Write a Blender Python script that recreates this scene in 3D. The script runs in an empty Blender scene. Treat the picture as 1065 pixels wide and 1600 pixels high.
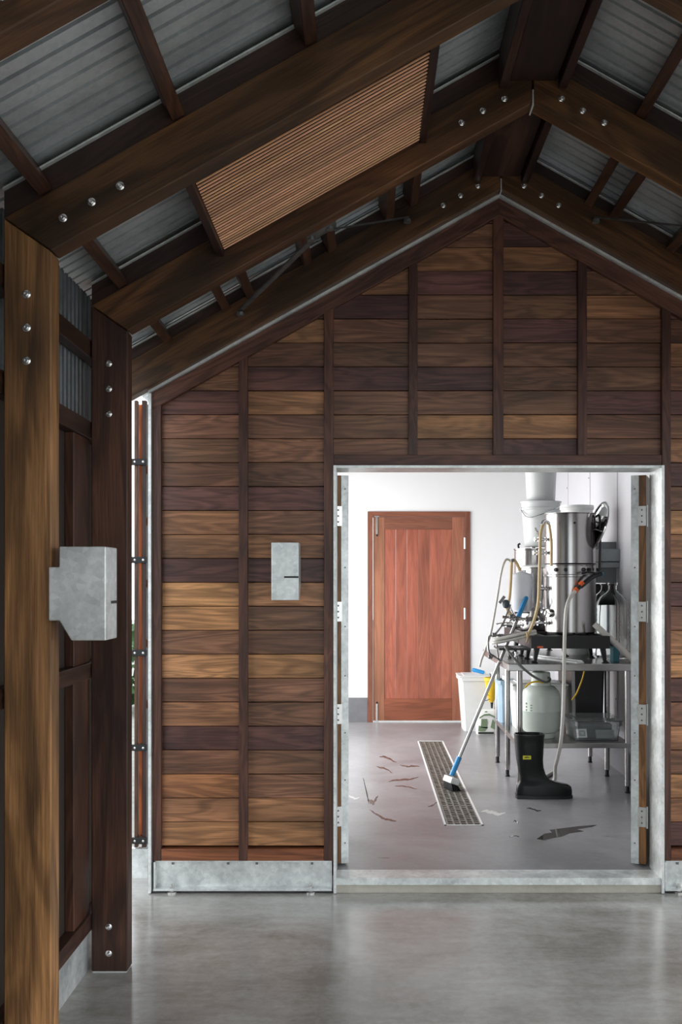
import bpy, bmesh, math, random
from mathutils import Vector, Matrix
random.seed(7)
PI = math.pi
SC = bpy.context.scene
COL = SC.collection

# ---------------------------------------------------------------- camera, sky, light, exposure
FPX = 1500.0                                  # focal length in pixels of the 1065x1600 frame
cam_d = bpy.data.cameras.new('camera')
cam = bpy.data.objects.new('camera', cam_d); COL.objects.link(cam)
cam.location = (0, 0, 1.52); cam.rotation_euler = (PI / 2, 0, 0)
cam_d.sensor_fit = 'VERTICAL'; cam_d.sensor_height = 36; cam_d.sensor_width = 24
cam_d.lens = 36 * FPX / 1600
cam_d.shift_x = -(572 - 532.5) / 1600
cam_d.shift_y = (907 - 800) / 1600
cam_d.clip_start = 0.02
SC.camera = cam

world = bpy.data.worlds.new('overcast_sky'); SC.world = world; world.use_nodes = True
bg = world.node_tree.nodes['Background']
bg.inputs[0].default_value = (0.90, 0.96, 1.0, 1); bg.inputs[1].default_value = 1.0

def area_light(name, loc, rot, sx, sy, power, color=(1, 1, 1)):
    l = bpy.data.lights.new(name, 'AREA'); l.shape = 'RECTANGLE'; l.size = sx; l.size_y = sy
    l.energy = power; l.color = color
    o = bpy.data.objects.new(name, l); COL.objects.link(o); o.location = loc; o.rotation_euler = rot
    return o
# daylight of the brewing room's big side window (stands in the window opening)
area_light('window_daylight', (-1.0, 7.9, 1.40), (0, -PI / 2, 0), 2.3, 3.2, 47, (1.0, 0.98, 0.97))

SC.view_settings.view_transform = 'Standard'; SC.view_settings.look = 'None'
SC.view_settings.gamma = 1.0; SC.view_settings.use_curve_mapping = False
SC.view_settings.exposure = 1.35

# ---------------------------------------------------------------- materials
MATS = {}
def nmat(name):
    m = bpy.data.materials.new(name); m.use_nodes = True; MATS[name] = m
    nt = m.node_tree; b = nt.nodes['Principled BSDF']
    return m, nt, b
def N(nt, t, **kw):
    n = nt.nodes.new(t)
    for k, v in kw.items():
        if hasattr(n, k): setattr(n, k, v)
        else: n.inputs[k].default_value = v
    return n
def simple(name, col, rough=0.5, metal=0.0, spec=0.5, trans=0.0, ior=1.45, alpha=1.0, var=0.08, vscale=12, bump=0.0):
    m, nt, b = nmat(name)
    b.inputs['Roughness'].default_value = rough; b.inputs['Metallic'].default_value = metal
    b.inputs['Specular IOR Level'].default_value = spec; b.inputs['IOR'].default_value = ior
    b.inputs['Transmission Weight'].default_value = trans; b.inputs['Alpha'].default_value = alpha
    tc = N(nt, 'ShaderNodeTexCoord'); no = N(nt, 'ShaderNodeTexNoise', Scale=vscale, Detail=4.0)
    nt.links.new(tc.outputs['Object'], no.inputs['Vector'])
    cr = N(nt, 'ShaderNodeValToRGB')
    cr.color_ramp.elements[0].position = 0.3; cr.color_ramp.elements[1].position = 0.7
    cr.color_ramp.elements[0].color = tuple(c * (1 - var) for c in col) + (1,)
    cr.color_ramp.elements[1].color = tuple(min(1, c * (1 + var)) for c in col) + (1,)
    nt.links.new(no.outputs['Fac'], cr.inputs['Fac']); nt.links.new(cr.outputs['Color'], b.inputs['Base Color'])
    if bump:
        bp = N(nt, 'ShaderNodeBump', Strength=bump, Distance=0.01)
        nt.links.new(no.outputs['Fac'], bp.inputs['Height']); nt.links.new(bp.outputs['Normal'], b.inputs['Normal'])
    return m

def wood(name, rough=0.42, contrast=1.0, ring=1.0, spec=0.4):
    """grain runs along the object's local X; the base tone is the object's own colour"""
    m, nt, b = nmat(name); L = nt.links.new
    tc = N(nt, 'ShaderNodeTexCoord'); oi = N(nt, 'ShaderNodeObjectInfo')
    mul = N(nt, 'ShaderNodeMath', operation='MULTIPLY'); mul.inputs[1].default_value = 37.0
    L(oi.outputs['Random'], mul.inputs[0])
    add = N(nt, 'ShaderNodeVectorMath', operation='ADD')
    L(tc.outputs['Object'], add.inputs[0]); L(mul.outputs[0], add.inputs[1])
    mp = N(nt, 'ShaderNodeMapping'); mp.inputs['Scale'].default_value = (1.1, 9.0, 9.0); L(add.outputs[0], mp.inputs[0])
    big = N(nt, 'ShaderNodeTexNoise', Scale=1.0, Detail=3.0, Distortion=0.8); L(mp.outputs[0], big.inputs['Vector'])
    wv = N(nt, 'ShaderNodeMath', operation='MULTIPLY'); wv.inputs[1].default_value = 46.0 * ring
    L(big.outputs['Fac'], wv.inputs[0])
    sn = N(nt, 'ShaderNodeMath', operation='SINE'); L(wv.outputs[0], sn.inputs[0])
    mp2 = N(nt, 'ShaderNodeMapping'); mp2.inputs['Scale'].default_value = (5.0, 170.0, 170.0); L(add.outputs[0], mp2.inputs[0])
    fine = N(nt, 'ShaderNodeTexNoise', Scale=1.0, Detail=5.0, Roughness=0.65); L(mp2.outputs[0], fine.inputs['Vector'])
    mp3 = N(nt, 'ShaderNodeMapping'); mp3.inputs['Scale'].default_value = (1.3, 5.0, 5.0); L(add.outputs[0], mp3.inputs[0])
    tone = N(nt, 'ShaderNodeTexNoise', Scale=1.0, Detail=2.0); L(mp3.outputs[0], tone.inputs['Vector'])
    def mad(src, k, c):
        n = N(nt, 'ShaderNodeMath', operation='MULTIPLY_ADD'); L(src, n.inputs[0]); n.inputs[1].default_value = k; n.inputs[2].default_value = c
        return n.outputs[0]
    a1 = mad(sn.outputs[0], 0.21 * contrast, 1.0)
    a2 = mad(fine.outputs['Fac'], 1.35 * contrast, 1 - 0.675 * contrast)
    a3 = mad(tone.outputs['Fac'], 1.7 * contrast, 1 - 0.85 * contrast)
    p = N(nt, 'ShaderNodeMath', operation='MULTIPLY'); L(a1, p.inputs[0]); L(a2, p.inputs[1])
    q = N(nt, 'ShaderNodeMath', operation='MULTIPLY'); L(p.outputs[0], q.inputs[0]); L(a3, q.inputs[1])
    vm = N(nt, 'ShaderNodeVectorMath', operation='SCALE'); L(oi.outputs['Color'], vm.inputs[0]); L(q.outputs[0], vm.inputs['Scale'])
    L(vm.outputs[0], b.inputs['Base Color'])
    b.inputs['Roughness'].default_value = rough; b.inputs['Specular IOR Level'].default_value = spec
    bp = N(nt, 'ShaderNodeBump', Strength=0.22, Distance=0.004); L(fine.outputs['Fac'], bp.inputs['Height']); L(bp.outputs['Normal'], b.inputs['Normal'])
    return m

def galv(name, dark, light, rough=0.38, metal=0.75, scale=9.0, vscale=55.0):
    m, nt, b = nmat(name); L = nt.links.new
    tc = N(nt, 'ShaderNodeTexCoord')
    no = N(nt, 'ShaderNodeTexNoise', Scale=scale, Detail=6.0, Roughness=0.65); L(tc.outputs['Object'], no.inputs['Vector'])
    vo = N(nt, 'ShaderNodeTexVoronoi', Scale=vscale); L(tc.outputs['Object'], vo.inputs['Vector'])
    sep = N(nt, 'ShaderNodeSeparateColor'); L(vo.outputs['Color'], sep.inputs[0])
    mx = N(nt, 'ShaderNodeMath', operation='MULTIPLY_ADD'); mx.inputs[1].default_value = 0.13; L(sep.outputs[0], mx.inputs[0]); L(no.outputs['Fac'], mx.inputs[2])
    cr = N(nt, 'ShaderNodeValToRGB'); cr.color_ramp.elements[0].position = 0.34; cr.color_ramp.elements[1].position = 0.76
    cr.color_ramp.elements[0].color = dark + (1,); cr.color_ramp.elements[1].color = light + (1,)
    L(mx.outputs[0], cr.inputs['Fac']); L(cr.outputs['Color'], b.inputs['Base Color'])
    rr = N(nt, 'ShaderNodeMath', operation='MULTIPLY_ADD'); rr.inputs[1].default_value = 0.2; rr.inputs[2].default_value = rough - 0.1; L(no.outputs['Fac'], rr.inputs[0])
    L(rr.outputs[0], b.inputs['Roughness']); b.inputs['Metallic'].default_value = metal
    return m

def concrete(name, dark, light, rough0, rough1, spec=0.5):
    m, nt, b = nmat(name); L = nt.links.new
    tc = N(nt, 'ShaderNodeTexCoord')
    n1 = N(nt, 'ShaderNodeTexNoise', Scale=1.6, Detail=8.0, Roughness=0.62, Distortion=0.6); L(tc.outputs['Object'], n1.inputs['Vector'])
    n2 = N(nt, 'ShaderNodeTexNoise', Scale=26.0, Detail=6.0, Roughness=0.7); L(tc.outputs['Object'], n2.inputs['Vector'])
    mp = N(nt, 'ShaderNodeMapping'); mp.inputs['Scale'].default_value = (2.2, 9.0, 1); mp.inputs['Rotation'].default_value = (0, 0, 0.25); L(tc.outputs['Object'], mp.inputs[0])
    n3 = N(nt, 'ShaderNodeTexNoise', Scale=1.5, Detail=7.0, Roughness=0.72, Distortion=0.5); L(mp.outputs[0], n3.inputs['Vector'])
    def mad(src, k, c=None, csrc=None):
        n = N(nt, 'ShaderNodeMath', operation='MULTIPLY_ADD'); L(src, n.inputs[0]); n.inputs[1].default_value = k
        if csrc is None: n.inputs[2].default_value = c
        else: L(csrc, n.inputs[2])
        return n.outputs[0]
    s = mad(n1.outputs['Fac'], 0.55, 0.0); s = mad(n2.outputs['Fac'], 0.22, csrc=s); s = mad(n3.outputs['Fac'], 0.24, csrc=s)
    cr = N(nt, 'ShaderNodeValToRGB'); cr.color_ramp.elements[0].position = 0.40; cr.color_ramp.elements[1].position = 0.62
    cr.color_ramp.elements[0].color = dark + (1,); cr.color_ramp.elements[1].color = light + (1,)
    L(s, cr.inputs['Fac']); L(cr.outputs['Color'], b.inputs['Base Color'])
    L(mad(n3.outputs['Fac'], rough1 - rough0, rough0), b.inputs['Roughness'])
    b.inputs['Specular IOR Level'].default_value = spec
    bp = N(nt, 'ShaderNodeBump', Strength=0.10, Distance=0.01); L(s, bp.inputs['Height']); L(bp.outputs['Normal'], b.inputs['Normal'])
    return m

wood('timber', rough=0.40, contrast=1.25, ring=1.1); wood('door_timber', rough=0.35, contrast=0.55, ring=0.7)
wood('rough_timber', rough=0.5, contrast=1.6, ring=0.5)
galv('galvanised', (0.46, 0.48, 0.475), (0.88, 0.90, 0.885), metal=0.45, scale=6.0)
galv('galvanised_dark', (0.10, 0.10, 0.10), (0.22, 0.22, 0.22), rough=0.5)
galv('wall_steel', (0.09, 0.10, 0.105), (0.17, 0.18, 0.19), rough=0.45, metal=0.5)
galv('roof_steel', (0.52, 0.55, 0.56), (0.76, 0.79, 0.80), rough=0.36, metal=0.55, scale=5.0, vscale=70)
concrete('hall_concrete', (0.25, 0.232, 0.21), (0.48, 0.465, 0.445), 0.05, 0.36, 1.0)
concrete('room_concrete', (0.21, 0.205, 0.215), (0.32, 0.315, 0.325), 0.20, 0.46, 0.75)
concrete('kerb_concrete', (0.42, 0.39, 0.33), (0.60, 0.57, 0.50), 0.6, 0.8, 0.3)
simple('white_paint', (0.80, 0.80, 0.80), 0.55, var=0.015, vscale=2)
simple('white_panel', (0.66, 0.66, 0.69), 0.45, var=0.02, vscale=3)
simple('grey_skirting', (0.16, 0.16, 0.17), 0.5)
simple('stainless', (0.40, 0.385, 0.38), 0.22, metal=1.0, var=0.05)
simple('brushed_steel', (0.38, 0.37, 0.36), 0.30, metal=1.0, var=0.08)
simple('chrome', (0.75, 0.75, 0.75), 0.08, metal=1.0, var=0.02)
simple('bolt_steel', (0.66, 0.65, 0.63), 0.22, metal=0.85, var=0.03)
simple('black_iron', (0.012, 0.012, 0.013), 0.45)
simple('black_plastic', (0.016, 0.016, 0.018), 0.35)
simple('black_rubber', (0.007, 0.008, 0.0075), 0.30, spec=0.4)
simple('dark_lining', (0.035, 0.022, 0.016), 0.7)
simple('blue_plastic', (0.03, 0.25, 0.55), 0.35)
simple('pale_blue', (0.30, 0.42, 0.52), 0.35)
simple('teal_card', (0.05, 0.20, 0.24), 0.5)
simple('yellow_plastic', (0.70, 0.45, 0.02), 0.4)
simple('orange_plastic', (0.75, 0.13, 0.03), 0.4)
simple('gas_green', (0.50, 0.55, 0.50), 0.28, var=0.03)
simple('white_plastic', (0.72, 0.73, 0.72), 0.4, var=0.02)
simple('translucent_plastic', (0.78, 0.80, 0.80), 0.35, trans=0.35, var=0.02)
simple('clear_plastic', (0.90, 0.93, 0.93), 0.12, trans=0.9, ior=1.15, var=0.01)
simple('milky_plastic', (0.78, 0.80, 0.83), 0.4, trans=0.6, ior=1.2, var=0.02)
simple('clear_glass', (0.95, 0.97, 0.96), 0.02, trans=1.0, ior=1.14, var=0.0)
simple('milky_hose', (0.62, 0.60, 0.55), 0.3, var=0.05)
simple('beige_hose', (0.62, 0.46, 0.24), 0.35, var=0.06)
simple('grey_hose', (0.12, 0.12, 0.11), 0.4)
simple('grey_box', (0.27, 0.29, 0.30), 0.45)
simple('paper_white', (0.75, 0.75, 0.72), 0.6)
simple('print_green', (0.16, 0.22, 0.13), 0.6)
simple('print_dark', (0.03, 0.035, 0.03), 0.6)
simple('device_grey', (0.30, 0.36, 0.34), 0.5)
simple('device_dark', (0.05, 0.07, 0.08), 0.5)
simple('silver_foil', (0.75, 0.75, 0.75), 0.3, metal=0.7)
simple('wet_film', (0.05, 0.045, 0.042), 0.04, spec=0.8, var=0.1)
simple('rust_stain', (0.09, 0.06, 0.05), 0.25, var=0.4, vscale=40)
simple('dried_foam', (0.55, 0.54, 0.52), 0.4, var=0.1)
simple('grate_steel', (0.24, 0.22, 0.195), 0.45, metal=0.35, var=0.35, vscale=22)
simple('gravel', (0.34, 0.335, 0.31), 0.9, var=0.15, vscale=9)
simple('hedge_leaf', (0.06, 0.13, 0.04), 0.6, var=0.4, vscale=6)
simple('label_yellow', (0.72, 0.68, 0.05), 0.5, var=0.02)

# ---------------------------------------------------------------- helpers
W = {}
def srgb(r, g, b):
    f = lambda c: (c / 255 / 12.92) if c / 255 <= 0.04045 else ((c / 255 + 0.055) / 1.055) ** 2.4
    return (f(r), f(g), f(b))
def put(o, parent=None, M=None):
    M = M or Matrix()
    COL.objects.link(o)
    if parent is not None:
        o.parent = parent; o.matrix_basis = W[parent].inverted() @ M
    else: o.matrix_basis = M
    W[o] = M
    return o
def T(x, y, z): return Matrix.Translation((x, y, z))
def tag(o, label=None, cat=None, group=None, kind=None):
    if label: o['label'] = label
    if cat: o['category'] = cat
    if group: o['group'] = group
    if kind: o['kind'] = kind
    return o
def empty(name, loc, label=None, cat=None, group=None, kind=None):
    o = bpy.data.objects.new(name, None); o.empty_display_size = 0.1
    put(o, None, T(*loc)); return tag(o, label, cat, group, kind)
def frame(org, xaxis, up=(0, 0, 1)):
    x = Vector(xaxis).normalized(); u = Vector(up)
    if abs(x.dot(u.normalized())) > 0.98: u = Vector((0, 1, 0))
    y = u.cross(x).normalized(); z = x.cross(y)
    return Matrix(((x.x, y.x, z.x, org[0]), (x.y, y.y, z.y, org[1]), (x.z, y.z, z.z, org[2]), (0, 0, 0, 1)))
def mesh_obj(name, verts, faces, mat, parent=None, M=None, color=None, smooth=False):
    """verts are world coordinates; M is the object's own frame"""
    M = M or Matrix(); inv = M.inverted()
    me = bpy.data.meshes.new(name)
    me.from_pydata([tuple(inv @ Vector(v)) for v in verts], [], faces)
    me.materials.append(MATS[mat])
    bm = bmesh.new(); bm.from_mesh(me); bmesh.ops.recalc_face_normals(bm, faces=bm.faces); bm.to_mesh(me); bm.free()
    if smooth:
        me.polygons.foreach_set('use_smooth', [True] * len(me.polygons)); me.set_sharp_from_angle(angle=math.radians(35))
    o = bpy.data.objects.new(name, me); put(o, parent, M)
    if color: o.color = tuple(color) + (1,)
    return o
def bevel_mesh(o, w, seg=1):
    bm = bmesh.new(); bm.from_mesh(o.data)
    bmesh.ops.bevel(bm, geom=[e for e in bm.edges if e.calc_face_angle(0) > 0.3], offset=w, segments=seg, affect='EDGES', profile=0.6)
    bm.to_mesh(o.data); bm.free(); return o
BOXF = [(0, 1, 2, 3), (7, 6, 5, 4), (0, 4, 5, 1), (1, 5, 6, 2), (2, 6, 7, 3), (3, 7, 4, 0)]
def boxv(x0, x1, y0, y1, z0, z1):
    return [(x0, y0, z0), (x1, y0, z0), (x1, y1, z0), (x0, y1, z0), (x0, y0, z1), (x1, y0, z1), (x1, y1, z1), (x0, y1, z1)]
def box(name, x0, x1, y0, y1, z0, z1, mat, parent=None, color=None, bevel=0.0, grain=None):
    c = ((x0 + x1) / 2, (y0 + y1) / 2, (z0 + z1) / 2)
    ext = {'X': x1 - x0, 'Y': y1 - y0, 'Z': z1 - z0}
    g = grain or max(ext, key=ext.get)
    M = T(*c) if g == 'X' else frame(c, {'Y': (0, 1, 0), 'Z': (0, 0, 1)}[g])
    o = mesh_obj(name, boxv(x0, x1, y0, y1, z0, z1), BOXF, mat, parent, M, color)
    if bevel: bevel_mesh(o, bevel)
    return o
def boxes(name, lst, mat, parent=None, color=None, M=None):
    v, f = [], []
    for b in lst:
        n = len(v); v += boxv(*b); f += [tuple(i + n for i in q) for q in BOXF]
    return mesh_obj(name, v, f, mat, parent, M, color)
def prism(name, poly, y0, y1, mat, parent=None, grain=(1, 0, 0), color=None, bevel=0.0):
    """poly: (x, z) outline in the XZ plane, extruded from y0 to y1"""
    n = len(poly)
    v = [(x, y0, z) for x, z in poly] + [(x, y1, z) for x, z in poly]
    f = [tuple(range(n)), tuple(range(2 * n - 1, n - 1, -1))] + [(i, (i + 1) % n, n + (i + 1) % n, n + i) for i in range(n)]
    c = (sum(p[0] for p in poly) / n, (y0 + y1) / 2, sum(p[1] for p in poly) / n)
    o = mesh_obj(name, v, f, mat, parent, frame(c, grain, (0, 1, 0) if abs(grain[2]) > 0.9 else (0, 0, 1)), color)
    if bevel: bevel_mesh(o, bevel)
    return o
def catmull(pts, k=8):
    P = [Vector(p) for p in pts]
    if len(P) < 3: return P
    P = [P[0] * 2 - P[1]] + P + [P[-1] * 2 - P[-2]]; out = []
    for i in range(1, len(P) - 2):
        a, b, c, d = P[i - 1:i + 3]
        for j in range(k):
            t = j / k
            out.append(0.5 * ((2 * b) + (c - a) * t + (2 * a - 5 * b + 4 * c - d) * t * t + (3 * b - a - 3 * c + d) * t ** 3))
    out.append(P[-2]); return out
def tube_vf(pts, r, seg=10, cap=True):
    P = [Vector(p) for p in pts]; n = len(P); v, f = [], []
    rr = r if isinstance(r, (list, tuple)) else [r] * n
    t0 = (P[1] - P[0]).normalized(); ref = Vector((0, 0, 1)) if abs(t0.z) < 0.9 else Vector((1, 0, 0))
    u = t0.cross(ref).normalized()
    for i in range(n):
        t = (P[min(i + 1, n - 1)] - P[max(i - 1, 0)]).normalized()
        u = (u - t * u.dot(t)).normalized(); w = t.cross(u)
        for k in range(seg):
            a = 2 * PI * k / seg; v.append(tuple(P[i] + (u * math.cos(a) + w * math.sin(a)) * rr[i]))
    for i in range(n - 1):
        for k in range(seg):
            k2 = (k + 1) % seg; f.append((i * seg + k, i * seg + k2, (i + 1) * seg + k2, (i + 1) * seg + k))
    if cap: f += [tuple(range(seg)), tuple(range((n - 1) * seg, n * seg))]
    return v, f
def tube(name, pts, r, mat, parent=None, seg=10, curve=True, color=None):
    P = catmull(pts) if curve else [Vector(p) for p in pts]
    v, f = tube_vf(P, r, seg)
    return mesh_obj(name, v, f, mat, parent, T(*P[0]), color, smooth=True)
def tubes(name, lst, mat, parent=None, seg=10):
    v, f = [], []
    for pts, r, cur in lst:
        a, b = tube_vf(catmull(pts) if cur else pts, r, seg); n = len(v)
        v += a; f += [tuple(i + n for i in q) for q in b]
    return mesh_obj(name, v, f, mat, parent, T(*lst[0][0][0]), smooth=True)
def lathe(name, prof, loc, mat, parent=None, seg=40, axis=(0, 0, 1), color=None):
    """prof: (radius, height) pairs turned about axis through loc"""
    M = frame(loc, axis) ; v, f = [], []
    n = len(prof)
    for k in range(seg):
        a = 2 * PI * k / seg
        for r, h in prof: v.append(tuple(M @ Vector((h, r * math.cos(a), r * math.sin(a)))))
    for k in range(seg):
        k2 = (k + 1) % seg
        for i in range(n - 1):
            f.append((k * n + i, k2 * n + i, k2 * n + i + 1, k * n + i + 1))
    if prof[0][0] > 1e-6: f.append(tuple(k * n for k in range(seg)))
    if prof[-1][0] > 1e-6: f.append(tuple(k * n + n - 1 for k in range(seg)))
    o = mesh_obj(name, v, f, mat, parent, T(*loc), color, smooth=True)
    bm = bmesh.new(); bm.from_mesh(o.data); bmesh.ops.remove_doubles(bm, verts=bm.verts, dist=1e-6); bmesh.ops.recalc_face_normals(bm, faces=bm.faces); bm.to_mesh(o.data); bm.free()
    return o
def copy_mesh(src, parent, M, name=None):
    o = src.copy(); put(o, parent, M); return o
def at(px, py, Y):
    """a point of the place that the photograph shows at (px, py) and that stands Y metres away"""
    return Vector(((px - 572) * Y / FPX, Y, 1.52 + (907 - py) * Y / FPX))
def clip(poly, a, b, c):
    """keep a*x + b*z <= c"""
    out = []
    for i in range(len(poly)):
        p, q = poly[i], poly[(i + 1) % len(poly)]
        dp, dq = a * p[0] + b * p[1] - c, a * q[0] + b * q[1] - c
        if dp <= 0: out.append(p)
        if dp * dq < 0:
            t = dp / (dp - dq); out.append((p[0] + (q[0] - p[0]) * t, p[1] + (q[1] - p[1]) * t))
    return out

# tones of the hardwood
TON = {'D': srgb(92, 60, 54), 'M': srgb(116, 80, 60), 'R': srgb(136, 95, 73), 'T': srgb(144, 101, 70), 'O': srgb(138, 90, 60), 'G': srgb(168, 120, 80)}
BEAM = srgb(84, 55, 31); BEAM_D = srgb(50, 31, 25); STILE = srgb(84, 52, 41)
def jit(c, k=0.10):
    s = 1 + random.uniform(-k, k); return tuple(x * s * (1 + random.uniform(-0.03, 0.03)) for x in c)

# ---------------------------------------------------------------- measures of the building
XR, ZR, SL = 0.645, 3.37, 0.561              # ridge line (rafter underside) and roof slope
GO = .024                                    # the gable frame sits a little higher
def zb(x): return ZR - SL * abs(x - XR)      # underside of the rafters at x
RV = 0.176                                   # rafter depth, measured plumb
SH = 0.285                                   # roof sheet above the rafter underside
FR = [0.04, 0.97, 1.90, 2.82, 3.72, 4.60]    # front faces of the portal frames
FT = 0.075
WL, WR_ = -1.056, 2.346                      # ends of the gable wall
YG = 4.66                                    # front of the gable wall's steel edge
DL, DR, DH = -0.146, 1.43, 2.066             # doorway
ZF = 0.07                                    # brewing room floor
XW, YB = 1.93, 9.84                          # brewing room right wall, back wall
ZG = ZR + GO
def zg(x): return ZG - SL * abs(x - XR)

# ---------------------------------------------------------------- ground, floors
g = box('ground', -30, 30, -25, 40, -0.30, -0.12, 'gravel'); tag(g, 'pale gravel yard outside around the shed', 'yard', kind='structure')
fl = boxes('floor', [(-1.30, 2.6, -3.2, 4.67, -0.2, 0.0), (-1.30, WL, 4.67, 5.1, -0.2, 0.0)], 'hall_concrete'); tag(fl, 'polished grey concrete floor of the timber hall', 'floor', kind='structure')
DX0, DX1, DY0, DY1 = 0.462, 0.694, 5.68, 8.67   # floor drain
fr_ = boxes('floor_room', [(-1.05, DX0, 4.716, YB, -0.2, ZF), (DX1, XW, 4.716, YB, -0.2, ZF), (DX0, DX1, 4.716, DY0, -0.2, ZF),
                           (DX0, DX1, DY1, YB, -0.2, ZF), (DX0, DX1, DY0, DY1, -0.2, ZF - 0.06)], 'room_concrete')
tag(fr_, 'smooth grey concrete floor of the white brewing room', 'floor', kind='structure')
st = box('floor_step', DL, DR, 4.672, 4.716, 0.0, 0.043, 'kerb_concrete'); tag(st, 'pale concrete step edge under the steel doorway sill', 'step', kind='structure')

# ---------------------------------------------------------------- gable wall
def slope_clip(p, off):
    n = math.sqrt(1)
    p = clip(p, -SL, 1, ZG - off - SL * XR)      # left slope:  z <= ZG - off - SL*(XR - x)
    return clip(p, SL, 1, ZG - off + SL * XR)
core = [(WL, 0.0), (DL - 0.012, 0.0), (DL - 0.012, DH + 0.012), (DR + 0.012, DH + 0.012), (DR + 0.012, 0.0), (WR_, 0.0)]
def core_poly():
    l = [(WL, 0.01), (DL - 0.012, 0.01), (DL - 0.012, 2.1), (WL, 2.1)]
    r = [(DR + 0.012, 0.01), (WR_, 0.01), (WR_, 2.1), (DR + 0.012, 2.1)]
    u = [(WL, 2.1), (WR_, 2.1), (WR_, zg(WR_) - .01), (XR, ZG - .01), (WL, zg(WL) - .01)]
    h = [(DL - 0.012, DH + .012), (DR + .012, DH + .012), (DR + .012, 2.1), (DL - .012, 2.1)]
    return [l, r, u, h]
v, f = [], []
for p in core_poly():
    n = len(p); b0 = len(v)
    v += [(x, 4.74, z) for x, z in p] + [(x, 4.85, z) for x, z in p]
    f += [tuple(b0 + i for i in range(n)), tuple(b0 + i for i in range(2 * n - 1, n - 1, -1))] + [(b0 + i, b0 + (i + 1) % n, b0 + n + (i + 1) % n, b0 + n + i) for i in range(n)]
gw = mesh_obj('wall_gable', v, f, 'dark_lining')
tag(gw, 'gable wall of dark hardwood boards around the open double doorway', 'wall', kind='structure')
def gx(px): return (px - 572) / 320.5
MUL = [(373, 387), (506, 521), (638, 652), (770, 786), (902, 916), (1033, 1047), (1165, 1179), (1297, 1311)]
edges = [gx(252)] + [gx(e) for m in MUL for e in m]
bays = [(edges[i], edges[i + 1]) for i in range(0, len(edges) - 1, 2)]
TONES = ['GTOMDTMGMGGDTTDMMRDMMTM', 'GTMMDMMGMMTDTMDMMRTDMTMT', '................MMRDMMDTTD', '................MGMDMMMDTMM',
         '................DGMMMDMDTDMD', '................MMDMMMTMDM', 'DTGMTMDGTMDMTGMDTMDMTMDM', 'MTDGMTDMGTMDTMGDMTMDMT']
Z0, PITCH = 0.222, 0.1173
for bi, (xa, xb) in enumerate(bays):
    for r in range(28):
        z0, z1 = Z0 + r * PITCH, Z0 + (r + 1) * PITCH - 0.003
        if 2 <= bi <= 5:
            if z1 < 2.15: continue
            z0 = max(z0, 2.13)
        p = slope_clip([(xa - .004, z0), (xb + .004, z0), (xb + .004, z1), (xa - .004, z1)], 0.075)
        if len(p) < 3: continue
        ts = TONES[bi]; tn = ts[r] if r < len(ts) and ts[r] != '.' else random.choice('DMMDM')
        yy = 4.701 + random.uniform(-.005, .005)
        prism('board', p, yy, yy + 0.03, 'timber', gw, (1, 0, 0), jit(TON[tn], 0.12), bevel=0.0018)
def vert_member(px0, px1, z0, name='mullion', y0=4.672):
    a, b = gx(px0), gx(px1)
    p = slope_clip([(a, z0), (b, z0), (b, 4), (a, 4)], 0.09)
    prism(name, p, y0, 4.735, 'timber', gw, (0, 0, 1), jit(STILE, .15), bevel=0.002)
vert_member(238, 252, 0.155, 'stile')
for i, (a, b) in enumerate(MUL): vert_member(a, b, 0.155 if i in (0, 1, 5, 6, 7) else 2.13)
box('rail', gx(252), gx(506), 4.674, 4.735, 0.155, 0.212, 'timber', gw, jit(srgb(120, 70, 45)), 0.002)
box('rail', gx(1047), WR_ - .02, 4.674, 4.735, 0.155, 0.212, 'timber', gw, jit(srgb(120, 70, 45)), 0.002)
box('head_rail', gx(521), gx(1033), 4.674, 4.735, DH + .014, 2.132, 'timber', gw, jit(STILE), 0.002)
for s in (-1, 1):
    x0 = XR; x1 = WL + .012 if s < 0 else WR_ - .012
    p = [(x0, ZG - .014), (x1, zg(x1) - .014), (x1, zg(x1) - .098), (x0, ZG - .098)]
    prism('top_rail', p, 4.670, 4.735, 'timber', gw, (1, 0, -s * SL), STILE, bevel=0.002)
    p = [(x0, ZG), (WL if s < 0 else WR_, zg(WL) if s < 0 else zg(WR_)), (WL if s < 0 else WR_, zg(WL) - .013 if s < 0 else zg(WR_) - .013), (x0, ZG - .013)]
    prism('steel_edge', p, YG - .012, 4.84, 'galvanised', gw, (1, 0, -s * SL))
box('steel_edge', WL, WL + .014, YG - .012, 4.84, 0.006, zg(WL) - .012, 'galvanised', gw)
# doorway reveal plates
box('reveal_plate', DL - .013, DL, YG - .012, 4.85, 0.004, DH + .012, 'galvanised', gw)
box('reveal_plate', DR, DR + .013, YG - .012, 4.85, 0.004, DH + .012, 'galvanised', gw)
box('reveal_plate', DL, DR, YG - .008, 4.85, DH, DH + .012, 'galvanised', gw)
sill = boxes('sill_plate', [(DL, DR, YG + .004, 4.80, 0.054, ZF + .004), (DL, DR, YG - .004, YG + .008, 0.043, ZF + .002)], 'galvanised', gw)
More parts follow.
